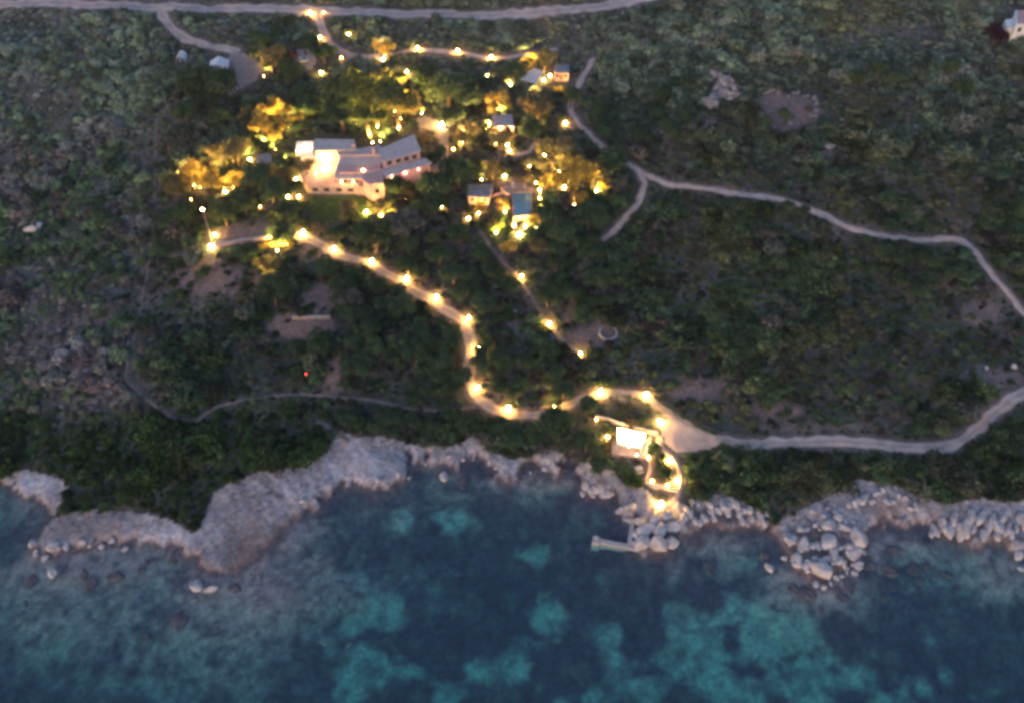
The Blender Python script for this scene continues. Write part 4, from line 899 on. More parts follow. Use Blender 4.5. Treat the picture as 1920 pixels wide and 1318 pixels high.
# colour by place: grey purple heath to the west, dark green maquis, bright green along the coast
tint = np.tile(np.array(G_DARK), (len(gx), 1)); rn = rng.random(len(gx))
fine = fbm(gx / 5, gy / 5, 3)
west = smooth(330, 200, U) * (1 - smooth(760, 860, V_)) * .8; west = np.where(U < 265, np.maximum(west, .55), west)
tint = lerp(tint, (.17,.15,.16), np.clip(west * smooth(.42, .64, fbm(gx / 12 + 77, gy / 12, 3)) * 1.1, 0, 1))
tint = lerp(tint, G_GREY, (rn > .80) * .75 + 0.0)
tint = lerp(tint, (.14,.105,.105), ((rn < .10) | (fine > .66)) * .7 + 0.0)
tint = lerp(tint, G_MID, smooth(.48, .64, fbm(gx / 8 + 40, gy / 8, 2)) * .8)
coast = (V_ > 770) & (U < 640)
tint = np.where(coast[:, None], lerp(tint, (.045,.082,.024), np.full(len(gx), .75)), tint)
tint = np.where(((V_ > 850) & (U > 1250))[:, None], lerp(tint, (.055,.085,.035), np.full(len(gx), .5)), tint)
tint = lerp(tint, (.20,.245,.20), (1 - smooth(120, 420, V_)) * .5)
tint = lerp(tint, (.15,.15,.08), smooth(.55, .75, fbm(gx / 18 + 99, gy / 18, 3)) * smooth(1150, 1400, U) * .7)
tint *= (.42 + 1.15 * rng.random(len(gx)))[:, None] * (.75 + .55 * fbm(gx / 4 + 3, gy / 4 + 9, 3))[:, None]
sc = np.where(coast, sc * 1.15, sc)

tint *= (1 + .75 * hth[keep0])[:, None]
solo = []
cand = np.where((sc > 1.6) & (V_ > 90) & (V_ < 980) & (U > 0) & (U < 1920))[0]
score = sc[cand] * (.6 + V_[cand] / 1318) * (1 + .25 * rng.random(len(cand)))
cand = cand[np.argsort(-score)]
for i in cand:
    if len(solo) >= 270: break
    if all((gx[i] - gx[j]) ** 2 + (gy[i] - gy[j]) ** 2 > 4.2 ** 2 for j in solo[-400:]): solo.append(i)
def where_shrub(u, v):
    if v > 840 and u > 1240: return 'on the green bank above the boulder shore'
    if v > 760 and u < 640: return 'in the thick coastal maquis above the pale shelf'
    if u < 290: return 'on the heath beyond the firebreak track'
    if v > 740 and u < 1150: return 'between the coast footpath and the shore'
    if u > 1180 and v > 700: return 'on the sparse slope above the seaside track'
    if u > 1180 and v > 370: return 'on the wide slope between hill path and seaside track'
    if u > 1100 and v <= 370: return 'on the upper hillside above the hill path'
    if v < 250: return 'near the road above the gardens'
    if u < 640: return 'around the bare yards below the villa'
    return 'on the middle slope beside the lit paths'
for i in solo:
    s = float(sc[i]) * 1.15; tc = tint[i]
    colr = 'dark green' if tc[1] > tc[0] * 1.18 else ('olive green' if tc[1] > tc[0] * 1.02 else 'purplish brown')
    size = 'large' if s > 2.45 else 'mid sized'; wh = where_shrub(U[i], V_[i])
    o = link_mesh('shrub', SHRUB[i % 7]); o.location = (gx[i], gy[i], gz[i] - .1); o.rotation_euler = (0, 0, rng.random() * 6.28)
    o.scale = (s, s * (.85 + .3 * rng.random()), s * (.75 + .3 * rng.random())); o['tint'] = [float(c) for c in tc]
    tag(o, f'{size} {colr} rounded shrub {wh}', 'shrub', f'{size} {colr} shrubs {wh}')
mask = np.ones(len(gx), bool); mask[solo] = False
N = int(mask.sum()); print('SCRUB', N, 'SOLO', len(solo))
pm = bpy.data.meshes.new('maquis_points'); pm.vertices.add(N)
pm.vertices.foreach_set('co', np.stack([gx, gy, gz - .12], 1)[mask].astype(np.float32).ravel())
def pattr(name, typ, arr, key):
    a = pm.attributes.new(name, typ, 'POINT'); a.data.foreach_set(key, np.ascontiguousarray(arr).ravel())
pattr('size', 'FLOAT_VECTOR', np.stack([sc[mask], sc[mask], sc[mask] * (.65 + .5 * rng.random(N))], 1).astype(np.float32), 'vector')
pattr('spin', 'FLOAT_VECTOR', np.stack([np.zeros(N), np.zeros(N), rng.random(N) * 6.28], 1).astype(np.float32), 'vector')
pattr('pick', 'INT', rng.integers(0, 7, N).astype(np.int32), 'value')
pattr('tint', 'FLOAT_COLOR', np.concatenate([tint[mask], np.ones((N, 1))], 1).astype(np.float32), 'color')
sc_o = link_mesh('maquis_undergrowth', pm); tag(sc_o, 'low tangled maquis scrub covering the hillside', None, None, 'stuff')
src = bpy.data.collections.new('shrub_kinds')
for i, sm in enumerate(SHRUB): src.objects.link(bpy.data.objects.new('shrub_kind_%d' % i, sm))
ng = bpy.data.node_groups.new('scatter', 'GeometryNodeTree')
ng.interface.new_socket('Geometry', in_out='INPUT', socket_type='NodeSocketGeometry'); ng.interface.new_socket('Geometry', in_out='OUTPUT', socket_type='NodeSocketGeometry')
gi = ng.nodes.new('NodeGroupInput'); go = ng.nodes.new('NodeGroupOutput'); ci = ng.nodes.new('GeometryNodeCollectionInfo'); ip = ng.nodes.new('GeometryNodeInstanceOnPoints')
ci.inputs['Collection'].default_value = src; ci.inputs['Separate Children'].default_value = True; ci.inputs['Reset Children'].default_value = True
ip.inputs['Pick Instance'].default_value = True
def na(nm, dt):
    a = ng.nodes.new('GeometryNodeInputNamedAttribute'); a.data_type = dt; a.inputs['Name'].default_value = nm; return [s for s in a.outputs if s.enabled and s.name == 'Attribute'][0]
ng.links.new(gi.outputs[0], ip.inputs['Points']); ng.links.new(ci.outputs[0], ip.inputs['Instance'])
ng.links.new(na('pick', 'INT'), ip.inputs['Instance Index']); ng.links.new(na('spin', 'FLOAT_VECTOR'), ip.inputs['Rotation']); ng.links.new(na('size', 'FLOAT_VECTOR'), ip.inputs['Scale'])
ng.links.new(ip.outputs[0], go.inputs[0])
md = sc_o.modifiers.new('scatter', 'NODES'); md.node_group = ng

# ------------------------------------------------------------------ walls
def wall_run(pts, w, h, m, label, name='garden_wall', cat='wall', zbase=None, cop=True):
    L = smooth_line(np.array([Zp(*q) for q in pts]), 1.2); tg = np.gradient(L, axis=0); tg /= np.linalg.norm(tg, axis=1)[:, None] + 1e-9
    nr = np.stack([-tg[:, 1], tg[:, 0]], 1); z = hz(L[:, 0], L[:, 1]); n = len(L); o3 = np.array([L[0][0], L[0][1], float(z[0])])
    def ring(w_, z0, z1):
        V = []
        for i in range(n):
            for sgn, zz in ((-1, z0), (-1, z1), (1, z1), (1, z0)): V.append(np.array([*(L[i] + nr[i] * sgn * w_ / 2), z[i] + zz]) - o3)
        F = [[4*i+a, 4*i+(a+1)%4, 4*i+4+(a+1)%4, 4*i+4+a] for i in range(n-1) for a in range(4)] + [[0,1,2,3],[4*n-1,4*n-2,4*n-3,4*n-4]]
        return fixn(pyd('wall_mesh', V, F))
    t = empty(name, o3, 0, label, cat)
    link_mesh('body', ring(w, -.6, h), m, t)
    if cop: link_mesh('coping', ring(w + .12, h + .003, h + .1), M['concrete'], t)
    return t
wall_run([(405,462),(440,458),(475,453),(512,446)], .7, 1.1, M['wall'], 'long low pink wall running from the great floodlight to the clipped tree')
wall_run([(548,598),(580,598),(620,598)], .4, .9, M['stone'], 'short straight terrace wall above the lower bare yard')
wall_run([(1116,784),(1135,788),(1160,797),(1195,806),(1234,816)], .5, 1.0, M['wall'], 'curved pink wall behind the sea pavilion')
wall_run([(1210,905),(1225,910),(1250,917),(1270,921)], .35, .6, M['concrete'], 'low pale wall across the foot of the stairs', cop=False)
wall_run([(912,392),(914,378),(926,368),(945,362),(958,358)], .5, .5, M['terrace'], 'curved low wall glowing orange between pool house and pool', cop=False)
wall_run([(755,332),(790,328),(815,318),(832,302)], .4, 1.2, M['wall'], 'pale retaining wall below the villa right wing terrace')
wall_run([(1236,818),(1243,832),(1238,842)], .3, .6, M['concrete'], 'short pale wall at the top of the steps', cop=False)

# stone ring
p = P(1140, 626); bm_ = MB()
for i in range(22):
    a = i / 22 * 6.283; bm_.box((2.3 * math.cos(a), 2.3 * math.sin(a), .2), (.75 + .1 * math.sin(i * 3), .5, .5 + .12 * math.sin(i * 7)), a + 1.57, bev=.06)
o = link_mesh('stone_fire_ring', bm_.mesh('ring'), M['boulder']); o.location = p + np.array([0, 0, .05]); tag(o, 'circle of pale stones with dark centre on bare ground', 'stone ring')

# pier
t = empty('pier', Pz(1192, 1010, 0), 0, 'pale L shaped concrete pier with a square head', 'pier'); o3 = np.array(t.location)
def seg_box(a, b, w, zt, zb=-2.5):
    a = Pz(*a, zt); b = Pz(*b, zt); d = (b - a)[:2]; d /= np.linalg.norm(d); n_ = np.array([-d[1], d[0]]) * w / 2
    return [np.array([*(a[:2] + n_), zt]) - o3, np.array([*(b[:2] + n_), zt]) - o3, np.array([*(b[:2] - n_), zt]) - o3, np.array([*(a[:2] - n_), zt]) - o3]
link_mesh('walkway', fixn(prism(seg_box((1187,972), (1180,1019), 1.0, .75), -2.5)), M['concrete'], t)
link_mesh('arm', fixn(prism(seg_box((1200,1027), (1126,1013), 1.0, .70), -2.5)), M['concrete'], t)
link_mesh('head', fixn(prism(seg_box((1111,1010), (1125,1012.5), 1.7, .95), -2.5)), M['concrete'], t)
link_mesh('bollard', fixn(prism(seg_box((1116,1005), (1121,1006), .6, 1.5), .7)), M['concrete'], t)

# ------------------------------------------------------------------ buildings
def win(parent, a, b, zc, w, h, t_, m=None, sill=True):        # window on wall a->b (3D local), fraction t_
    a = np.array(a); b = np.array(b); d = (b - a)[:2]; L = np.linalg.norm(d); d /= L; n_ = np.array([d[1], -d[0]])
    c = a[:2] + d * L * t_; rz = math.atan2(d[1], d[0])
    fr = link_mesh('window', MB().box((0,0,0), (w + .2, .12, h + .2)).mesh('window_frame'), M['wood'], parent); fr.location = (c[0] + n_[0] * .03, c[1] + n_[1] * .03, zc); fr.rotation_euler = (0, 0, rz)
    pn = link_mesh('pane', MB().box((0, -.085, 0), (w, .04, h)).mesh('window_pane'), m or M['darkglass'], fr)
    return fr
def hut(u_v_roof, zh, label, name, cat, m_roof, m_wall=None, over=.45, rise=.6, posts=False, door=True, lit=None):
    pts = [P(*q, zh) for q in u_v_roof]; zt = float(np.mean([q[2] for q in pts])) + zh
    top = [Pz(u, v, zt) for u, v in u_v_roof]; c = np.mean(top, axis=0); base = np.array([c[0], c[1], float(hz(c[0], c[1]))]); t = empty(name, base, 0, label, cat)
    loc = [q - base for q in top]; cen = np.mean(loc, axis=0); apex = cen + np.array([0, 0, rise])
    n = len(loc); low = [q - np.array([0, 0, .18]) for q in loc]
    V = loc + [apex] + low; F = [[i, (i + 1) % n, n] for i in range(n)] + [[i, i + n + 1, (i + 1) % n + n + 1, (i + 1) % n] for i in range(n)] + [list(range(2 * n, n, -1))]
    link_mesh('roof', fixn(pyd('hut_roof', V, F)), m_roof, t)
    ins = [cen + (q - cen) * (1 - over / np.linalg.norm((q - cen)[:2])) for q in loc]
    if posts:
        for q in ins: link_mesh('post', MB().cyl((q[0], q[1], -1.5), (q[0], q[1], q[2] - .19), .14).mesh('hut_post'), M['wood'], t)
        link_mesh('floor', fixn(prism([np.array([q[0], q[1], .5]) for q in ins], -1.6)), M['terrace'], t)
    else:
        link_mesh('wall', fixn(prism([np.array([q[0], q[1], q[2] - .19]) for q in ins], -1.6)), m_wall or M['wall'], t)
        fl = sorted(ins, key=lambda q: q[1])[:2]; fl.sort(key=lambda q: q[0])
        if door:
            d = win(t, fl[0], fl[1], (zt - base[2]) - zh * .5 - .4, 1.0, 2.0, .5, M['wood']); d.name = 'door'
            win(t, fl[0], fl[1], (zt - base[2]) - zh * .45, .9, .9, .2); win(t, fl[0], fl[1], (zt - base[2]) - zh * .45, .9, .9, .8)
    return t, zt
hut([(878,347),(926,345),(918,371),(876,369)], 2.8, 'pool house with blue grey roof and orange lit wall', 'pool_house', 'hut', M['shingle'])
hut([(922,216),(960,214),(964,238),(924,238)], 2.8, 'garden pavilion with grey violet roof below a golden tree', 'garden_pavilion', 'pavilion', M['roof'], posts=False)
hut([(1040,122),(1066,121),(1068,138),(1038,136)], 2.8, 'guest cottage with grey roof and lamp lit terrace', 'guest_cottage', 'cottage', M['shingle'])
hut([(482,289),(508,288),(510,306),(480,304)], 2.2, 'small grey blue roofed shed west of the villa', 'garden_shed', 'shed', M['shingle'], rise=.4, door=False)
# awning by the guest cottage
p4 = [P(*q, 2.4) for q in [(975,150),(1000,128),(1020,134),(1005,158)]]; zt = float(np.mean([q[2] for q in p4])) + 2.4
top = [Pz(*q, zt) for q in [(975,150),(1000,128),(1020,134),(1005,158)]]; c = np.mean(top, axis=0); base = np.array([c[0], c[1], float(hz(c[0], c[1]))])
t = empty('sail_awning', base, 0, 'pale pink sail awning beside the guest cottage', 'awning')
loc = [q - base for q in top]; V = []; nn = 8
for j in range(nn + 1):
    for i in range(nn + 1):
        s, r_ = i / nn, j / nn; q = (loc[0] * (1 - s) + loc[1] * s) * (1 - r_) + (loc[3] * (1 - s) + loc[2] * s) * r_; V.append(q - np.array([0, 0, 1.2 * math.sin(s * 3.14) * math.sin(r_ * 3.14) * .5]))
me_ = pyd('sail', V, [[j * (nn + 1) + i, j * (nn + 1) + i + 1, (j + 1) * (nn + 1) + i + 1, (j + 1) * (nn + 1) + i] for j in range(nn) for i in range(nn)])
o = link_mesh('sail', me_, M['white'], t); sm_ = o.modifiers.new('s', 'SOLIDIFY'); sm_.thickness = .05
for q in loc: link_mesh('pole', MB().cyl((q[0], q[1], -.5), (q[0], q[1], q[2] + .1), .07).mesh('sail_pole'), M['metal'], t)

# pool
zp = max(float(hz(*P(u, v)[:2])) for u, v in [(962,362),(996,362),(994,402),(964,404)]) + .15
POOL = [(956,363),(996,361),(994,400),(964,405),(963,372)]
t = empty('swimming_pool', Pz(978, 382, zp), 0, 'slate blue swimming pool with a paved rim', 'pool'); o3 = np.array(t.location)
pw = [Pz(*q, zp) - o3 for q in POOL]; cen = np.mean(pw, axis=0)
outer = [q + np.append((q - cen)[:2] / np.linalg.norm((q - cen)[:2]) * .8, 0) for q in pw]
n = len(pw); V = outer + pw + [q - np.array([0,0,4.5]) for q in outer] + [q - np.array([0,0,1.2]) for q in pw]
F = [[i, (i+1)%n, n+(i+1)%n, n+i] for i in range(n)] + [[i, 2*n+i, 2*n+(i+1)%n, (i+1)%n] for i in range(n)] + [[n+i, n+(i+1)%n, 3*n+(i+1)%n, 3*n+i] for i in range(n)]
link_mesh('rim', fixn(pyd('pool_rim', V, F)), M['terrace'], t)
mwp, n_, l_, b_ = mat('pool_water', (.16,.33,.42), .12, .6)
link_mesh('water_surface', fixn(prism([q - np.array([0,0,.12]) for q in pw], -1.3)), mwp, t)
# sun terrace with loungers
ST = [(938,352),(985,342),(1000,346),(1000,360),(950,362)]
zs_ = zp + .25; t = empty('sun_terrace', Pz(970, 352, zs_), 0, 'small paved sun terrace behind the pool', 'terrace'); o3 = np.array(t.location)
link_mesh('paving', fixn(prism([Pz(*q, zs_) - o3 for q in ST], -3)), M['terrace'], t)
def lounger(u, v, rz, lab):
    q = Pz(u, v, zs_ + .3); t = empty('sun_lounger', (q[0], q[1], zs_ + .005), rz, lab, 'sun lounger', 'loungers on the sun terrace')
    link_mesh('frame', MB().box((0,0,.25), (.75,1.95,.08)).mesh('lf'), M['whitepaint'], t); link_mesh('mattress', MB().box((0,-.3,.36), (.7,1.3,.12), bev=.03).mesh('lm'), M['cushion'], t)
    o = link_mesh('backrest', MB().box((0,0,0), (.7,.75,.12), bev=.03).mesh('lb'), M['cushion'], t); o.location = (0, .62, .55); o.rotation_euler = (R(38), 0, 0)
    for x in (-.3, .3):
        for y in (-.85, .85): link_mesh('leg', MB().box((x, y, .105), (.06,.06,.205)).mesh('ll'), M['whitepaint'], t)
lounger(962, 348, .1, 'pale lounger nearer the pool house on the sun terrace'); lounger(984, 349, -.1, 'pale lounger nearer the pool lamps on the sun terrace')

# villa ------------------------------------------------------------
zg = float(P(640, 368)[2]); zt = zg + 3.0; zr = zt + 3.2
v0 = Pz(640, 330, zt); V0 = np.array([v0[0], v0[1], zg])
villa = empty('villa', V0, 0, 'large pink villa with grey tiled roofs stepping round a lit court', 'villa')
def L_(p): return np.array(p) - V0
def vprism(px, z, zb, name, m, gy=0., y0=None):
    top = [L_(Pplane(u, v, z, y0 if y0 else V0[1], gy)) for u, v in px]
    return link_mesh(name, fixn(prism(top, zb - V0[2], name)), m, villa), top
def vroof(px, z, gy, name='roof', m='roof', th=.28):
    y0 = Pz(*px[0], z)[1]; top = [L_(Pplane(u, v, z, y0, gy)) for u, v in px]
    return link_mesh(name, fixn(prism(top, [q[2] - th for q in top], name)), M[m], villa), top
def under(top, inset, zb, name='wall', m='wall', drop=.29):
    c = np.mean(top, axis=0); w = [c + (q - c) * (1 - inset / np.linalg.norm((q - c)[:2])) - np.array([0, 0, drop + .02]) for q in top]
    return link_mesh(name, fixn(prism(w, zb - V0[2], name)), M[m], villa), w
# terrace podium with its front retaining wall
pod, ptop = vprism([(552,288),(640,286),(720,290),(716,349),(672,350),(574,349),(560,330)], zt, zg - 4, 'terrace', M['terrace'])
a, b = ptop[5], ptop[4]
for f in (.16, .38, .62, .84): win(villa, a, b, 1.7, 1.5, 1.0, f)
def bar(a, b, w, h, z0, name, m):
    a = np.array(a); b = np.array(b); d = (b - a)[:2]; L = np.linalg.norm(d); c = (a + b) / 2
    o = link_mesh(name, MB().box((0,0,h/2), (L, w, h)).mesh(name), m, villa); o.location = (c[0], c[1], z0); o.rotation_euler = (0, 0, math.atan2(d[1], d[0])); return o
par = bar(ptop[5] + np.array([0,.25,0]), ptop[4] + np.array([0,.25,0]), .3, .95, ptop[4][2] + .003, 'parapet', M['wall'])
bar(ptop[6] + np.array([.3,0,0]), ptop[5] + np.array([.2,.2,0]), .3, .9, ptop[4][2] + .004, 'parapet', M['wall'])
# rear wing
r1, t1 = vroof([(590,261),(664,262),(669,280),(586,284)], zr + 2.2, .10); _, w1 = under(t1, .7, zt)
r2, t2 = vroof([(626,283),(670,279),(712,272),(722,290),(636,291)], zr + 1.0, .04, m='roof_pale'); under(t2, .6, zt)
r3, t3 = vroof([(637,291),(716,290),(714,317),(677,336),(627,336)], zr + .3, .16)
c3 = np.mean(t3, axis=0)
back = [L_(Pz(640, 296, zr)), L_(Pz(716, 296, zr)), L_(Pz(713, 314, zr)), L_(Pz(679, 322, zr)), L_(Pz(636, 322, zr))]
link_mesh('wall', fixn(prism([np.array([q[0], q[1], zr - V0[2] - .35]) for q in back], zt - V0[2])), M['wall'], villa)
for f in (.03, .5, .97):
    q = t3[4] * (1 - f) + t3[3] * f; link_mesh('column', MB().box((q[0] + (.3 if f < .5 else -.3 if f > .5 else 0), q[1] + .35, (zt + q[2] + V0[2] - .3) / 2 - V0[2]), (.35,.35, q[2] + V0[2] - .3 - zt)).mesh('column'), M['wall'], villa)
for f in (.25, .7): win(villa, back[4], back[3], zt - V0[2] + 1.2, 1.6, 2.1, f, M['glow_low'] if False else M['darkglass'])
# right wing
r4, t4 = vroof([(708,281),(776,252),(790,283),(716,304)], zr + 2.6, .12); _, w4 = under(t4, .45, zt - 3)
fl = sorted(w4, key=lambda q: q[1])[:2]; fl.sort(key=lambda q: q[0])
for f in (.16, .40, .62, .84): win(villa, fl[0], fl[1], zr + 2.6 - V0[2] - 1.75, 1.2, 1.15, f)
r5, t5 = vroof([(716,317),(797,297),(810,306),(720,333)], zr - .5, .10); _, w5 = under(t5, .55, zt - 3.5)
fl = sorted(w5, key=lambda q: q[1])[:2]; fl.sort(key=lambda q: q[0])
for f in (.2, .5, .8): win(villa, fl[0], fl[1], zr - .5 - V0[2] - 1.7, 1.1, 1.6, f)
pod2, p2 = vprism([(718,340),(812,312),(832,306),(834,314),(760,336),(722,352)], zt - .6, zg - 5, 'terrace', M['terrace'])
# tower block in the middle
tb, ttop = vprism([(679,319),(716,317),(719,345),(692,347),(681,340)], zt + 2.0, zg - 2, 'tower', M['wall'])
link_mesh('tower_parapet', fixn(slab([q + np.array([0,0,.28]) for q in ttop], .275, grow=.12)), M['wall'], villa)
win(villa, ttop[3], ttop[2], zt - V0[2] - .4, 1.0, 1.3, .5)
# white lit patio room at the far left
pt, ppt = vprism([(556,266),(588,265),(586,282),(554,284)], zt + 1.8, zg - 1, 'patio', M['white'])
# chimneys
for (u, v) in [(662,270),(700,277)]:
    q = L_(Pz(u, v, zr + 2.9)); link_mesh('chimney', MB().box((q[0], q[1], q[2] - 1.0), (.9,.7,2.2)).mesh('chimney'), M['wall'], villa)
# table and seats in the court
# lamps fixed to the villa: lanterns with real light
def lantern(u, v, z, g, lab, power=0, col=(1,.66,.3), s=1.0, dz=0.0):
    q = Pz(u, v, z); t = empty('wall_lantern', q, 0, lab, 'lantern')
    link_mesh('bracket', MB().cyl((0,0,.18 * s), (0,0,.30 * s), .04).cyl((0,0,.16*s), (0,0,.2*s), .1*s).mesh('bracket'), M['metal'], t)
    o = link_mesh('glass', gmesh('small', g), None, t); o.scale = (s, s, s)
    if power:
        ld = bpy.data.lights.new('lantern_light', 'POINT'); ld.energy = power; ld.color = col; ld.shadow_soft_size = .2
        l_ = bpy.data.objects.new('light', ld); C.objects.link(l_); l_.parent = t; l_.location = (0, -.3, -.35 * s + dz)
lantern(608, 303, zt + 2.4, 'glow_high', 'dazzling lantern over the villa court', 55, s=1.6)
lantern(592, 325, zt + 2.0, 'glow_low', 'dim lantern at the lower part of the court', 60, (1,.55,.4))
lantern(681, 320, zt + 2.9, 'glow_mid', 'bright lantern on the villa tower', 22, (1,.6,.4), s=.9)
lantern(640, 341, zt + 2.2, 'glow_low', 'lantern under the front porch at the court side', 130, (1,.6,.2))
lantern(662, 341, zt + 2.2, 'glow_low', 'lantern under the front porch at the tower side', 90, (1,.45,.2))
lantern(572, 272, zt + 3.8, 'glow_mid', 'lantern shining on the white patio', 500, (1,.8,.62))
lantern(600, 287, zt + 2.6, 'glow_low', 'lantern under the rear wing eave', 120, (1,.62,.2))
for i, (u, v) in enumerate([(735,331),(760,324),(785,316),(804,309)]):
    lantern(u, v, zr - 1.1, 'glow_low', f'{ORD[i]} pink lantern under the long right wing eave counted from the tower', 90, (1,.38,.30), s=.7)
lantern(590, 352, zt - 1.0, 'glow_low', 'lantern on the retaining wall at its outer end', 60, (1,.4,.35), s=.6)
lantern(640, 354, zt - 1.0, 'glow_low', 'lantern on the retaining wall below the porch', 60, (1,.4,.35), s=.6)
lantern(724, 330, zr - 1.3, 'glow_low', 'lantern between tower and right wing', 60, (1,.4,.35), s=.6)

# sea pavilion: white stretched canopy glowing, on posts over a terrace
zg2 = float(P(1185, 838)[2]); zc2 = zg2 + 2.9; CAN = [(1158,801),(1210,812),(1203,840),(1157,831)]
c = Pz(1183, 820, zc2); base = np.array([c[0], c[1], zg2]); t = empty('sea_pavilion', base, 0, 'brilliant white canopy pavilion with lamps at its corners near the shore', 'pavilion')
ft = [Pz(u, v, zg2 + .6) - base for u, v in [(1150,808),(1222,816),(1214,860),(1146,850)]]; link_mesh('floor', fixn(prism(ft, -2.5)), M['terrace'], t)
ct = [Pz(*q, zc2) - base for q in CAN]; V = []; nn = 10
for j in range(nn + 1):
    for i in range(nn + 1):
        s, r_ = i / nn, j / nn; q = (ct[0] * (1 - s) + ct[1] * s) * (1 - r_) + (ct[3] * (1 - s) + ct[2] * s) * r_; V.append(q + np.array([0, 0, -.35 * (math.sin(s * 3.14) * math.sin(r_ * 3.14)) ** .7]))
o = link_mesh('canopy', pyd('canopy', V, [[j*(nn+1)+i, j*(nn+1)+i+1, (j+1)*(nn+1)+i+1, (j+1)*(nn+1)+i] for j in range(nn) for i in range(nn)]), M['white'], t)
sm_ = o.modifiers.new('s', 'SOLIDIFY'); sm_.thickness = .05
for q in ct: link_mesh('post', MB().cyl((q[0], q[1], .6), (q[0], q[1], q[2] + .1), .09).mesh('canopy_post'), M['whitepaint'], t)
for (u, v, lab) in [(1163,806,'lantern on the upper corner of the white canopy'),(1206,818,'lantern on the outer corner of the white canopy')]: lantern(u, v, zc2 + 1.0, 'glow_high', lab, 90, (1,.85,.75), s=1.4)
lantern(1180, 836, zc2 + 1.6, 'glow_mid', 'lantern hanging over the seaward edge of the canopy', 170, (1,.85,.8), s=.8)
# little table below
p = P(1198, 882); t = empty('picnic_table', p, .3, 'small pale table with benches on the lawn below the sea pavilion', 'table')
link_mesh('table_top', MB().box((0,0,.75), (1.7,.9,.07), bev=.02).mesh('tt'), M['concrete'], t); link_mesh('pedestal', MB().box((0,0,.33), (.9,.4,.76)).mesh('tl'), M['concrete'], t)
for y in (-.85, .85): link_mesh('bench', MB().box((0,y,.42), (1.7,.35,.07)).box((0,y,.17), (1.2,.2,.44)).mesh('tb'), M['concrete'], t)

# tents
def tent(u, v, w, d, h, rz, lab):
    p = P(u, v, h * .5); t = empty('tent', p, rz, lab, 'tent')
    hw, hd, e = w / 2, d / 2, h * .55
    Vr = [(-hw,-hd,e),(hw,-hd,e),(hw,hd,e),(-hw,hd,e),(0,-hd*.9,h),(0,hd*.9,h)]
    o = link_mesh('roof', pyd('tent_roof', Vr, [[0,4,5,3],[1,2,5,4],[0,1,4],[3,5,2]]), M['white'], t); s_ = o.modifiers.new('s', 'SOLIDIFY'); s_.thickness = .06
    wl_ = MB()
    wl_.box((-hw+.06,0,e/2-.2), (.06,d-.15,e+.36)); wl_.box((0,hd-.06,e/2-.2), (w-.15,.06,e+.36))
    link_mesh('side_panel', wl_.mesh('tent_side'), M['white'], t)
    link_mesh('front_panel', MB().box((hw*.55,-hd+.06,e/2-.2), (hw*.8,.06,e+.36)).mesh('tent_front'), M['white'], t)
    for x in (-hw+.1, hw-.1):
        for y in (-hd+.1, hd-.1): link_mesh('pole', MB().cyl((x,y,-.4), (x,y,e), .05).mesh('tent_pole'), M['metal'], t)
tent(411, 124, 6.3, 6.0, 4.0, .12, 'white marquee tent with pitched roof beside the dusty yard')
p = P(340, 108, 1.0); t = empty('poly_tunnel', p, 0, 'small arched white shelter beside the tent drive', 'shelter'); V = []; ns = 14
for j in range(7):
    for i in range(ns + 1):
        a = math.pi * i / ns; V.append((1.45 * math.cos(a), -1.9 + 3.8 * j / 6, 2.3 * math.sin(a) ** .9 if i not in (0, ns) else -.4))
o = link_mesh('cover', pyd('tunnel', V, [[j*(ns+1)+i, j*(ns+1)+i+1, (j+1)*(ns+1)+i+1, (j+1)*(ns+1)+i] for j in range(6) for i in range(ns)]), M['white'], t); s_ = o.modifiers.new('s', 'SOLIDIFY'); s_.thickness = .06
link_mesh('door', MB().box((0,-1.85,.9), (1.0,.06,2.0)).mesh('tdoor'), M['shingle'], t)
link_mesh('vent', MB().box((0,-.3,2.33), (.8,.9,.06)).mesh('tvent'), M['shingle'], t)

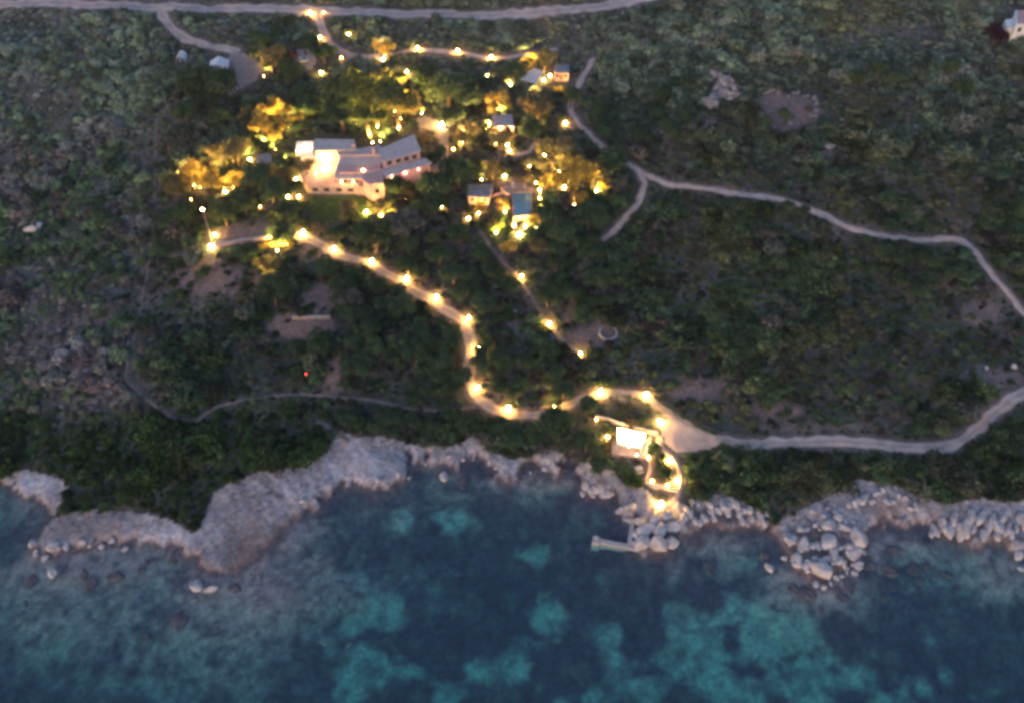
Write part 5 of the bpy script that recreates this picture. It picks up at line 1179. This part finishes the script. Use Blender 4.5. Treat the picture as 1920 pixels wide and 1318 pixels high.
# cars
def car(u, v, rz, m, lab, z=None):
    p = P(u, v, .7); t = empty('parked_car', (p[0], p[1], p[2] + .2), rz, lab, 'car')
    def prof(pts, w, name, mm, bev=.0):
        n = len(pts); V = [(x, -w/2, z_) for x, z_ in pts] + [(x, w/2, z_) for x, z_ in pts]
        return link_mesh(name, fixn(pyd(name, V, [list(range(n)), list(range(2*n-1, n-1, -1))] + [[i, i+n, (i+1)%n+n, (i+1)%n] for i in range(n)])), mm, t)
    prof([(-2.1,.3),(-2.1,.78),(-1.95,.92),(-.9,.98),(1.0,.98),(2.0,.82),(2.12,.6),(2.12,.3)], 1.74, 'body', m)
    prof([(-1.75,.93),(-1.35,1.38),(.35,1.38),(1.05,.95)], 1.56, 'cabin_glass', M['darkglass'])
    prof([(-1.38,1.383),(-1.3,1.44),(.3,1.44),(.38,1.383)], 1.50, 'roof', m)
    for x in (-1.3, 1.35):
        for y in (-.82, .82):
            w_ = link_mesh('wheel', MB().cyl((x, y-.1, .3), (x, y+.1, .3), .32, seg=16).mesh('wheel'), M['rubber'], t); link_mesh('rim', MB().cyl((x, y-.115, .3), (x, y+.115, .3), .18, seg=12).mesh('rim'), M['concrete'], w_)
    for y in (-.6, .6): link_mesh('headlight', MB().box((2.1, y, .68), (.08,.3,.14)).mesh('hl'), M['whitepaint'], t)
car(567, 114, .1, M['whitepaint'], 'white car parked nearest the yard edge in the car park'); car(549, 103, -.7, M['redpaint'], 'red car parked under the tree at the car park edge'); car(556, 128, .6, M['wood'], 'brown car parked below the white one'); car(843, 238, 1.1, M['whitepaint'], 'white car parked at the villa forecourt beside the bright lamp')

# white house top right
zt3 = 0; p = P(1910, 60); base = np.array(p); t = empty('white_house', base, 0, 'white walled house cut by the upper right photo edge', 'house'); zz = p[2] + 4.5
def hp(px, z): return [Pz(u, v, z) - base for u, v in px]
link_mesh('wall', fixn(prism(hp([(1904,20),(1990,18),(1990,45),(1905,48)], zz), -3)), M['white'], t)
link_mesh('annex', fixn(prism(hp([(1884,38),(1903,34),(1903,52),(1888,52)], zz - 2), -3)), M['white'], t)
link_mesh('roof', fixn(slab(hp([(1908,20),(1992,17),(1992,42),(1909,44)], zz + .3), .28)), M['wall'], t)
w_ = hp([(1905,48),(1990,45)], zz); win(t, w_[0], w_[1], zz - base[2] - 1.6, 1.1, 1.2, .12); win(t, w_[0], w_[1], zz - base[2] - 1.6, 1.1, 1.2, .4)

# thin evening air
hm = bpy.data.materials.new('evening_air'); hm.use_nodes = True; hn = hm.node_tree.nodes; hn.clear()
ho = hn.new('ShaderNodeOutputMaterial'); pv = hn.new('ShaderNodeVolumePrincipled'); pv.inputs['Color'].default_value = (.86,.90,1.0,1); pv.inputs['Density'].default_value = .00006
hm.node_tree.links.new(pv.outputs[0], ho.inputs['Volume'])
tag(link_mesh('haze', MB().box((0, 1100, 80), (3100, 2900, 420)).mesh('haze'), hm), None, None, None, 'stuff')

# small red light in the grove
p = P(574, 701, 2.6); t = empty('marker_light', p, 0, 'tiny red marker light on a thin post in dark scrub', 'light')
link_mesh('post', MB().cyl((0,0,-.1), (0,0,2.55), .03).mesh('mp'), M['metal'], t); link_mesh('lens', MB().ball((0,0,2.62), .12, 2).mesh('ml', True), M['glow_red'], t)
print('OBJECTS', len(S.objects))
